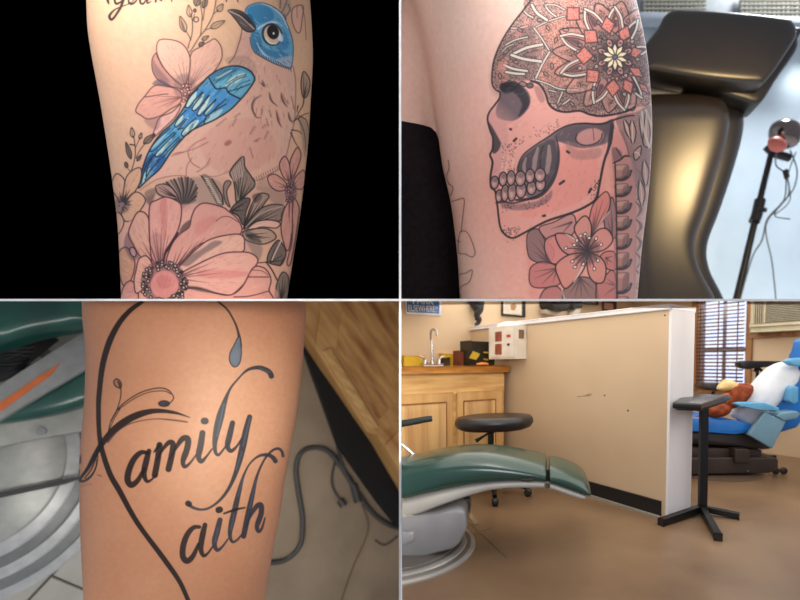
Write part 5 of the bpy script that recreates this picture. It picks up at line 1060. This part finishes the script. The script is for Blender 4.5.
# things on the back wall above
SG = mat('sign_blue', (52, 108, 176), .4); SW = mat('sign_white', (226, 232, 240), .4)
t = thing('parking_sign', 'blue sign with white lettering high on the wall above the faucet', 'sign', bw(422, 314))
def wz(px, py): return bw(px, py)
xs_ = [404.5, 441.5]; slabp(bw, [(404, 278), (441.5, 280), (440.5, 315.8), (405.5, 314)], .002, .014, .003).obj('plate', SW, t, cut=('lo',))
slabp(bw, [(406, 280), (439.8, 282), (439, 313.6), (407, 312)], .014, .017, .001).obj('field', SG, t, cut=('lo',))
def text(s, c, ax, up, h, m, name, par, width=None, cut=()):
    cu = bpy.data.curves.new('t', 'FONT'); cu.body = s; cu.size = 1; cu.align_x = 'CENTER'; cu.align_y = 'CENTER'; cu.extrude = .02
    to = bpy.data.objects.new('t', cu); C.objects.link(to); dg = bpy.context.evaluated_depsgraph_get(); dg.update(); me = bpy.data.meshes.new_from_object(to.evaluated_get(dg)); bpy.data.objects.remove(to)
    x = [v.co.x for v in me.vertices]; y = [v.co.y for v in me.vertices]; k = h/(max(y)-min(y)); kx = (width/(max(x)-min(x))) if width else k
    mx, my = (max(x)+min(x))/2, (max(y)+min(y))/2; n = ax.cross(up)
    g = G(); g.b.from_mesh(me)
    for v in g.b.verts: v.co = c+ax*(v.co.x-mx)*kx+up*(v.co.y-my)*k+n*v.co.z*.1
    return g.obj(name, m, par, smooth=0, cut=cut)
axw = (bw(440, 308)-bw(406, 306.5)).normalized(); upw = axw.cross(-N2).normalized(); upw = upw if upw.z > 0 else -upw; nn = axw.cross(upw)
w1 = (bw(438, 308)-bw(408.5, 307)).length
text('ELSEWHERE!!', bw(423.2, 308.6, .02), axw, upw, w1*.19, SW, 'lettering', t, w1*.97)
text('PARK', bw(423.5, 300.2, .02), axw, upw, w1*.24, SW, 'lettering', t, w1*.7, cut=('lo',))
DK = mat('black_plastic', (30, 28, 30), .4); PAP = mat('print_paper', (222, 212, 196), .6, col2=(206, 194, 176), scale=20)
t = thing('wall_ornament', 'black twisted ornament hanging on the wall left of the framed print', 'ornament', bw(477, 325))
G().tube([bw(469, 300, .05), bw(474, 303, .06), bw(478, 307, .07), bw(480, 300, .06)], [.03, .05, .055, .05], 10).obj('wings', DK, t, cut=('lo',))
G().tube([bw(478, 302, .07), bw(479, 309, .08), bw(477, 315, .07), bw(479, 320, .06)], [.055, .045, .03, .025], 10).obj('body', DK, t, cut=('lo',))
G().tube([bw(475, 318, .05), bw(479, 319, .07), bw(478, 323, .06), bw(475, 325, .05)], [.02, .03, .022, .015], 8).obj('claw', DK, t)
def frame(lab, px0, pyt, px1, pyb, dy, bwid, art, m=DK, mat_=True, f=bw, name='framed_print'):
    """dy: how far the lower edge drops across the width"""
    t = thing(name, lab, 'picture', f((px0+px1)/2, pyb))
    slabp(f, [(px0, pyt), (px1, pyt+dy), (px1, pyb+dy), (px0, pyb)], .003, .03, .003).obj('frame', m, t, cut=('lo',))
    b = bwid; slabp(f, [(px0+b, pyt+b), (px1-b, pyt+dy+b), (px1-b, pyb+dy-b), (px0+b, pyb-b)], .03, .032, .0).obj('print', art, t, cut=('lo',)); return t
t = frame('black framed small print on the wall left of the black dispenser', 501, 276, 524, 315.8, 1.8, 2.3, PAP)
G().prism([bw(x, y, .033) for x, y in ((510.5, 305), (514, 303), (516.5, 306), (514.5, 310.5), (511, 310))], N2*.001).obj('drawing', mat('tan_drawing', (170, 130, 90), .6), t)
frame('dark framed picture right of the dispensers, mostly above view', 577.5, 276, 597, 303.8, 1.6, 1.6, mat('grey_print', (150, 140, 130), .5))
frame('small brown framed picture on the wall above the half wall', 602, 300.5, 615, 311, 1.0, 2, mat('pink_print', (200, 160, 140), .6), mat('dark_brown', (70, 44, 34), .5), name='small_picture')
t = thing('paper_towel_dispenser', 'black rounded towel dispenser on the wall above the half wall', 'dispenser', bw(548, 313))
slabp(bw, [(538, 280), (557.5, 281), (558, 306), (555, 312.6), (549, 313), (542, 311.6), (538.6, 306)], .0, .2, .02).obj('casing', DK, t, cut=('lo',))
slabp(bw, [(540, 310), (549, 312.5), (556, 312.6), (549, 315.8), (541, 314)], .03, .12, .005).obj('paper_slot', mat('pale_grey_box', (190, 178, 164), .5), t, cut=('lo',))
t = thing('soap_dispenser', 'black and white soap dispenser right of the towel dispenser', 'dispenser', bw(570, 315))
slabp(bw, [(565.5, 280), (575, 281), (575, 309), (565.5, 310)], .0, .12, .012).obj('casing', DK, t, cut=('lo',))
slabp(bw, [(571, 308), (575.4, 308), (575.4, 314), (570, 316), (568, 314.5)], .02, .1, .008).obj('nozzle', mat('ivory_enamel', (226, 214, 198)), t, cut=('lo',))
# AC unit
CR = mat('cream_metal', (206, 196, 166), .45); DKV = mat('dark_vent', (92, 86, 78), .6)
t = thing('air_conditioner', 'cream window air conditioner above the blue tattoo chair', 'air conditioner', ww(790, 330))
acx = lambda px, off=0.: (ww(px, 330, off)-COR).dot(tW)
a0, a1 = acx(750.5, .2), acx(905, .2); zb = ww(760, 333, .2).z+.01; zt2 = 2.3
def ab(sa, sb, o0, o1, za, zc, bev=.004, g=None): return (g or G()).box(COR+tW*(sa+sb)/2+NW*(o0+o1)/2+Z*(za+zc)/2, (sb-sa, o1-o0, zc-za), (tW, NW, Z), bev)
ab(a0, a1, 0, .2, zb, zt2, .01).obj('casing', CR, t, cut=('lo',))
ab(a0+.03, a1-.03, .2, .206, zb+.09, zt2, .0).obj('grille_recess', DKV, t, cut=('lo',))
g = G(); zz = zb+.1
while zz < 1.9: ab(a0+.14, a1-.04, .2, .214, zz, zz+.005, 0, g); zz += .017
ab(a0+.128, a0+.142, .2, .216, zb+.09, 1.9, 0, g); g.obj('grille', CR, t, cut=('lo',), smooth=0)
g = G()
for i in range(5): ab(a0+.035+i*.02, a0+.04+i*.02, .2, .214, zb+.09, 1.9, 0, g)
g.obj('side_louvre', CR, t, cut=('lo',), smooth=0)
ab(a0, a1, .2, .225, zb+.055, zb+.085, .006).obj('front_lip', CR, t, cut=('lo',))
struct(ab(acx(748, .03), 5., 0, .035, zb-.05, zb+.0, .004).obj('trim_2', WOOD, cut=('lo',)))
# stool
t = thing('rolling_stool', 'black padded rolling stool in front of the pine cabinet', 'stool', fl(491, 494))
sc = fl(491, 494); zs = .565
VB = mat('black_vinyl', (38, 31, 30), .35, col2=(24, 20, 20), scale=6, spec=.6)
rx = (533.5-454.5)/2/FOC*ray(491, 494).y*((sc-CAM).y/ray(491, 494).y)
zc_ = hit(494, 422, sc, Vector((0, 1, 0))).z; sx0 = hit(494, 422, sc, Vector((0, 1, 0))).x; hx = (hit(533.5, 422, sc, Vector((0, 1, 0))).x-hit(454.5, 422, sc, Vector((0, 1, 0))).x)/2
g = G(); rg = []
for r_, h_ in ((.3, -.035), (.8, -.05), (.93, -.035), (1, -.005), (.99, .02), (.93, .04), (.8, .047), (.5, .043), (.02, .045)):
    rg.append([Vector((sx0+hx*r_*math.copysign(abs(math.cos(a))**.85, math.cos(a)), sc.y+hx*.72*r_*math.sin(a), zc_+h_+.018*r_*math.cos(a)*.6)) for a in [2*math.pi*i/48 for i in range(48)]])
g.loft(rg).obj('seat', VB, t, smooth=70)
cx = Vector((sc.x, sc.y, 0)); G().lathe(cx, [(.03, .1), (.03, .3), (.022, .3), (.022, zc_-.08), (.05, zc_-.06), (.09, zc_-.045)], Z, 24).obj('gas_column', BLK, t)
G().tube([cx+Z*(zc_-.07), hit(484, 436, sc, Vector((0, 1, 0))), hit(476, 441, sc, Vector((0, 1, 0)))], [.008, .008, .016], 8).obj('lever', BLK, t)
g = G().lathe(cx, [(.04, .07), (.045, .12), (.03, .13)], Z, 20); g.obj('hub', BLK, t)
for i in range(5):
    a = i*1.2566-1.45; v = Vector((math.cos(a), math.sin(a), 0)); G().tube([cx+Z*.1, cx+v*.14+Z*.09, cx+v*.26+Z*.06], [.024, .02, .016], 8).obj('leg', BLK, t)
    G().lathe(cx+v*.27+Z*.028-v.cross(Z)*.02, [(.02, 0), (.028, .008), (.028, .032), (.02, .04)], v.cross(Z), 14).obj('caster', DK, t)
# green dental style chair
GV = mat('green_vinyl_chair', (28, 64, 54), .22, spec=.7, col2=(20, 52, 44), scale=3, bump=.12, bscale=4); GPL = mat('warm_grey_plastic', (176, 172, 164), .45, col2=(160, 156, 148), scale=4)
t = thing('green_tattoo_chair', 'green vinyl reclining chair on a grey pedestal in front of the half wall', 'chair', Vector((fl(400, 560).x-.05, 2.25, 0)))
yc = 2.3; 
def at_y(px, py, y): return hit(px, py, Vector((0, y, 0)), Vector((0, 1, 0)))
yn = 2.1; W_ = .46
st_ = [(372, 472, 505, 526), (400, 466, 501.5, 522), (415, 462.5, 498, 519), (430, 459.5, 494.5, 513), (445, 457.5, 491, 507), (460, 456, 488, 501.5), (475, 456, 485.5, 496.5), (490, 457, 483.5, 492.5), (505, 459, 482.5, 490.5), (520, 461.5, 482, 490), (535, 464.5, 482, 490), (545.5, 467, 482.5, 490)]
def chair_part(sts, ztopf, zbotf, m, name, mid=.0, par=None, round_=.6, crown=.03):
    g = G(); rg = []; n = len(sts)
    for i, s_ in enumerate(sts):
        x, a, b = s_[0], ztopf(s_), zbotf(s_); A = at_y(x, a, yn); B = at_y(x, b, yn); h = (A.z-B.z)/2; zc = (A.z+B.z)/2; ring = []
        e = 1. if 0 < i < n-1 else .9
        for k in range(40):
            th = 2*math.pi*k/40; c, s2 = math.cos(th), math.sin(th); p_ = .55
            yy = yn+W_/2-(W_/2)*math.copysign(abs(c)**.45, c)*e*(1 if s2 < 0 else 1); zz_ = zc+h*math.copysign(abs(s2)**p_, s2)*e
            if s2 > 0: zz_ += crown*(s2)*(1-c*c)
            ring.append(Vector((A.x+(yy-yn)*.1, yy, zz_)))
        rg.append(ring)
    return g.loft(rg).obj(name, m, par, smooth=60, cut=('ri',))
sm = lambda q: [tuple(v) for v in smooth(q, False, 5)]
S_ = sm(st_); S_ = S_+[(547, 470, 483.5, 489)]
chair_part(S_, lambda s: s[1]+7, lambda s: s[2]+1.5, GV, 'leg_cushion', par=t)
chair_part(S_[:-1], lambda s: s[2]-1, lambda s: s[3], GPL, 'under_shell', par=t, crown=0)
f_ = sm([(549.5, 470, 483.5, 489.5), (556, 470.5, 485.5, 491.5), (566, 473, 489, 495), (576, 477, 492.5, 498.5), (584, 481.5, 495.5, 500), (589, 486, 497, 500.5)]); f_ += [(591.5, 490, 496, 498.5)]
W_ = .43
chair_part(f_, lambda s: s[1]+5.5, lambda s: s[2]+1, GV, 'foot_cushion', par=t); chair_part(f_[:-4], lambda s: s[2]-.5, lambda s: s[3]+1, GPL, 'foot_shell', par=t, crown=0)
W_ = .46
G().tube([at_y(547.5, 486, yn+.1), at_y(547.5, 486, yn+.35)], .012, 8).obj('hinge', BLK, t)
G().tube([at_y(522, 479.5, yn-.012), at_y(528, 480, yn-.016), at_y(533, 479, yn-.012)], .006, 6).obj('vinyl_tear', mat('torn_foam', (58, 44, 36), .8), t)
G().box(at_y(467, 504, yn+.15), (.03, .05, .07), None, .004).obj('bracket', mat('dark_steel', (70, 66, 66), .4, .6), t)
G().prism([at_y(x, y, yn-.03) for x, y in ((360, 498), (400, 500), (402, 516), (416, 519), (408, 521), (360, 526))], Vector((0, .5, 0)), .01).obj('hip_shell', GPL, t, cut=('ri',))
# pedestal
PD = mat('pedestal_grey', (150, 148, 148), .45, col2=(132, 130, 132), scale=4)
def hexp(pts, y0, y1, m, nm): return G().prism([at_y(x, y, y0) for x, y in pts], Vector((0, y1-y0, 0)), .018, 3).obj(nm, m, t, cut=('ri',))
hexp([(350, 520), (400, 521), (440, 514), (458, 509), (465, 512), (467, 530), (459, 545), (452, 550), (400, 563), (350, 570)], 2.06, 2.45, PD, 'pedestal')
hexp([(350, 532), (401, 534), (414, 530), (415, 542), (401, 548), (350, 552)], 2.045, 2.1, PD, 'pedestal_cover')
hexp([(350, 514), (400, 515), (440, 508), (462, 502), (464, 510), (440, 517), (400, 526), (350, 530)], 2.25, 2.48, mat('dark_gap', (60, 56, 54), .6), 'lift_frame')
G().tube([at_y(398, 574, 2.05), at_y(404, 570, 2.04), at_y(405, 577, 2.04), at_y(399, 581, 2.04)], .008, 8).obj('hose', BLK, t, cut=('ri',))
bc = fl(392, 546); rr = (fl(475, 541)-bc).length
SV = mat('ribbed_steel', (176, 172, 166), .35, .3); SVD = mat('ribbed_steel_dark', (112, 106, 100), .4, .3)
for r0, h0, m in ((1, .012, SV), (.95, .018, SVD), (.9, .024, SV), (.85, .028, SVD), (.8, .032, SVD)):
    G().lathe(Vector((bc.x, bc.y, 0)), [(.05, 0), (rr*r0, 0), (rr*r0, h0*.7), (rr*(r0-.015), h0), (.05, h0)], Z, 90).obj('base_ring', m, t, cut=('ri',))
# armrest tube of the chair at the left edge
G().tube([at_y(380, 426, 2.5), at_y(402, 423.5, 2.5), at_y(425, 419.5, 2.5), at_y(432, 418.6, 2.5)], [.022, .02, .018, .016], 10).obj('armrest', mat('dark_green_black', (34, 40, 40), .4), t, cut=('ri',))
G().tube([at_y(385, 432, 2.5), at_y(404, 446, 2.5), at_y(416, 457, 2.5)], .01, 8).obj('arm_strut', mat('steel', (160, 160, 160)), t, cut=('ri',))
# floor seam / plate near the base
struct(G().prism([fl(468, 516), fl(474, 526), fl(478, 524), fl(472, 514)], Z*.006).obj('trim_3', mat('floor_patch', (150, 132, 104), .5), smooth=0))
g = G(); g.tube([fl(466, 520)+Z*.001, fl(507, 558)+Z*.001], .004, 5); g.tube([fl(462, 538)+Z*.001, fl(492, 528)+Z*.001], .003, 5); struct(g.obj('trim_4', mat('floor_crack', (116, 104, 80), .6)))
# armrest stand
AS = thing('armrest_stand', 'black three legged stand with a padded armrest before the white wall end', 'stand', fl(702, 514))
b0 = fl(702, 514); yb = b0.y
def ay(px, py, dy=0.): return hit(px, py, b0+Vector((0, dy, 0)), Vector((0, 1, 0)))
tp = ay(704, 404)
G().bar(ay(702.4, 512), tp, .048, .036, Vector((0, 1, 0)), .003).obj('post', BLK, AS)
for x, y in ((661, 526), (739, 519.5), (718, 541)):
    e = fl(x, y); v = (e-b0); v.z = 0
    G().bar(b0+Z*.038, b0+v+Z*.022, .036, .036, Z, .003).obj('leg', BLK, AS)
    G().bar(b0+v*.985+Z*.02, b0+v*1.01+Z*.02, .04, .04, Z, .002).obj('end_cap', DK, AS)
pad = [(673.6, 402), (681, 396.5), (692, 393.6), (710, 392), (722, 392), (729, 394), (728, 398.5), (718, 402), (704, 406), (700, 409), (684, 409.5), (674, 409)]
q = [P(672, 402, 2.5), P(701, 403.6, 2.55), P(731, 394.5, 3.0), P(686, 393.5, 2.95)]
G().prism([v-Z*.04 for v in q], Z*.04, .014, 3).obj('arm_pad', mat('pad_vinyl', (18, 18, 24), .25, spec=.5), AS, smooth=60)
c_ = sum(q, Vector())/4; G().prism([c_+(v-c_)*.85-Z*.05 for v in q], Z*.012).obj('pad_board', BLK, AS)
# blue tattoo chair
BL = mat('blue_vinyl', (26, 118, 206), .35, spec=.5, col2=(28, 98, 176), scale=4); LB = mat('light_blue_vinyl', (96, 166, 210), .4); SB = mat('slate_blue_panel', (112, 150, 172), .45, col2=(100, 138, 160), scale=4)
BR_ = mat('brown_base', (58, 46, 42), .5, col2=(46, 36, 32), scale=5)
YB = 3.62
def by(px, py, dy=0.): return hit(px, py, Vector((0, YB+dy, 0)), Vector((0, 1, 0)))
t = thing('blue_tattoo_chair', 'blue vinyl tattoo chair on a brown base by the window', 'chair', Vector((by(730, 470).x, YB+.2, 0)))
def bprism(pts, y0, y1, m, nm, bev=.015, sm_=False, par=None):
    q = smooth(pts, True, 5) if sm_ else pts
    return G().prism([by(x, y, y0) for x, y in q], Vector((0, y1-y0, 0)), bev, 3).obj(nm, m, par or t, smooth=50)
bprism([(672, 421), (686, 418.5), (710, 417), (735, 420), (752, 424), (760, 428), (762, 434), (735, 434), (700, 431.5), (672, 432)], 0, .52, BL, 'seat', .03)
bprism([(762, 428), (775, 418), (790, 396), (798, 372), (802, 354), (805, 338), (842, 335), (838, 366), (817, 405), (798, 428), (778, 434)], .06, .22, BL, 'backrest', .035)
bprism([(786, 361), (792, 358.5), (815, 357), (815, 367), (795, 366)], -.03, .05, LB, 'headrest_side', .012)
bprism([(737, 404), (741, 402.2), (765, 402.5), (779, 407.5), (780, 411), (776, 412), (760, 408), (741, 407.6)], -.1, .0, LB, 'armrest', .012)
bprism([(765, 412), (786.5, 421.5), (772.5, 449), (748.5, 435)], -.09, -.04, SB, 'side_panel', .012)
bprism([(783, 412.5), (797, 411), (801, 414), (797, 419), (784, 421), (776, 416)], -.1, .05, SB, 'recline_joint', .012)
bprism([(790.5, 388), (794, 385.6), (799, 387), (798.5, 402), (794, 404.5), (789.5, 401)], -.05, .05, LB, 'arm_button', .012)
bprism([(672, 434), (700, 432.5), (735, 434.5), (760, 436), (771, 449), (762, 449.5), (734, 446), (700, 444), (672, 444)], .03, .5, mat('dark_pan', (36, 30, 30), .5), 'seat_pan', .01)
bprism([(672, 446), (738, 449), (762, 450), (762, 457), (672, 457)], .06, .45, BR_, 'lift_mechanism', .01)
bprism([(672, 458), (776, 457.5), (778.5, 460), (778.5, 470), (770, 473), (672, 475)], .0, .5, BR_, 'base', .012)
bprism([(735, 449), (750, 449), (750, 463), (735, 463)], -.03, .1, BR_, 'base_cover', .008)
for x, y in ((688, 466), (748, 471)): G().lathe(by(x, y, -.001), [(.008, 0), (.006, .004), (0, .005)], Vector((0, -1, 0)), 8).obj('bolt', STL, t)
for x in (776, 784):
    c = by(x, 466, .1); c.z = .03; G().lathe(c-Vector((0, .012, 0)), [(.022, 0), (.03, .006), (.03, .02), (.022, .026)], Vector((0, 1, 0)), 16).obj('caster', DK, t)
G().lathe(Vector((by(726, 470).x, YB+.25, 0)), [(.05, 0), (.40, 0), (.40, .006), (.385, .01), (.05, .01)], Z, 60).obj('base_plate', mat('brown_steel', (112, 94, 80), .35, .3), t)
# pillow and plush toy on the chair
PIL = mat('white_pillowcase', (226, 232, 242), .8, bump=.9, bscale=7)
g = G().inflate([by(x, y, .14) for x, y in smooth([(731, 415), (734, 408), (741, 400), (750, 388), (757, 379), (768, 368), (779, 362.5), (790, 361.5), (800, 366), (799, 374), (796, 381), (785, 392), (776, 404), (762, 417), (750, 424.5), (744, 424.5), (737, 420)], True, 5)], Vector((0, -1, 0)), .13, .9, 2.2, 12)
tag(g.obj('pillow', PIL, smooth=70), 'white pillow leaning on the blue chair back', 'pillow')
PLU = mat('rust_plush', (150, 70, 34), .95, col2=(104, 42, 20), scale=26, bump=1., bscale=120)
t = thing('plush_toy', 'rust brown plush toy with a cream head lying on the blue seat', 'toy', by(722, 416, .2))
for nm, pts, th, m in (('body', [(724, 400), (728, 391), (736, 384.5), (744, 383), (751, 385), (750.5, 392), (744, 401), (734, 408), (726, 408)], .12, PLU), ('lower_body', [(706, 408), (716, 404), (726, 403), (731, 408), (725, 415), (714, 417.5), (706, 415)], .1, PLU), ('tail', [(684, 418.5), (694, 417), (706, 414.5), (708, 417.5), (696, 420.5), (684, 421)], .05, PLU), ('arm', [(722, 396), (727, 392.5), (731, 397), (730, 403), (724, 404)], .06, mat('orange_plush', (196, 116, 70), .95, bump=1.)),
                       ('head', [(717, 388.5), (721, 382.5), (725, 379.6), (731, 380), (737, 383), (740, 385.4), (734, 389), (728, 391.5), (721, 391)], .08, mat('cream_plush', (228, 206, 152), .95, col2=(206, 170, 110), scale=24, bump=1.))):
    G().inflate([by(x, y, .06 if nm != 'head' else .1) for x, y in smooth(pts, True, 5)], Vector((0, -1, 0)), th, .9, 2, 8).obj(nm, m, t, smooth=70)
# black trays behind
YT = 4.2
def ty(px, py, dy=0.): return hit(px, py, Vector((0, YT+dy, 0)), Vector((0, 1, 0)))
t = thing('padded_arm_stand', 'black padded arm stand behind the white pillow', 'stand', Vector((ty(757, 460).x, YT+.1, 0)))
G().prism([ty(x, y) for x, y in ((741, 362), (746, 360.6), (780, 361), (785, 363), (784, 366), (766, 367), (754, 367.5), (750, 369.5), (744, 368), (741, 365))], Vector((0, .12, 0)), .008).obj('arm_pad', VB, t)
G().tube([ty(757.5, 367, .1), Vector((ty(757.5, 367, .1).x, YT+.1, .02))], .016, 12).obj('post', BLK, t)
G().tube([ty(754, 371, .1), ty(758, 368, .1), ty(762, 371, .1)], .014, 8).obj('yoke', BLK, t)
for a in (0.3, 2.4, 4.5): G().bar(Vector((ty(757.5, 367, .1).x, YT+.1, .02)), Vector((ty(757.5, 367, .1).x+.26*math.cos(a), YT+.1+.26*math.sin(a), .015)), .03, .025).obj('leg', BLK, t)
t = thing('side_tray', 'small black padded tray below the window blind', 'tray', Vector((ty(712, 460, .2).x, YT+.3, 0)))
G().prism([ty(x, y, .2) for x, y in ((704, 386), (707, 383.6), (721, 383.4), (733, 385), (733, 390), (721, 391), (705, 390))], Vector((0, .2, 0)), .008).obj('tray_top', VB, t)
G().tube([ty(713, 391, .3), Vector((ty(713, 391, .3).x, YT+.3, .0))], .016, 12).obj('post', BLK, t)
# chrome stool behind right edge
CS0 = fl(800, 454); t = thing('chrome_stool', 'chrome five star stool base right of the blue chair', 'stool', CS0)
G().lathe(Vector((CS0.x, CS0.y, 0)), [(.03, .1), (.035, .13), (.03, .16), (.022, .17), (.022, .46)], Z, 20).obj('column', STL, t)
for i in range(5):
    a = i*1.2566+.5; v = Vector((math.cos(a), math.sin(a), 0)); c = Vector((CS0.x, CS0.y, 0)); G().tube([c+Z*.13, c+v*.14+Z*.11, c+v*.25+Z*.08], [.022, .017, .013], 8).obj('leg', STL, t)
    G().lathe(c+v*.26+Z*.03-v.cross(Z)*.02, [(.02, 0), (.03, .008), (.03, .032), (.02, .04)], v.cross(Z), 14).obj('caster', DK, t)
G().lathe(Vector((CS0.x, CS0.y, .46)), [(.1, -.02), (.17, -.01), (.18, .02), (.17, .05), (.1, .06)], Z, 32).obj('seat', VB, t)
G().bar(ww(690, 376, .01), ww(690, 372, .012), .03, .01).obj('wall_socket', mat('grey_teal', (90, 120, 122), .5)); o = PARTS[-1]; tag(o, 'small grey green socket plate left of the window', 'socket')
# objects that belong to a thing are already parented; drop the builder's note of the origin
for o in PARTS:
    if '_o' in o: del o['_o']
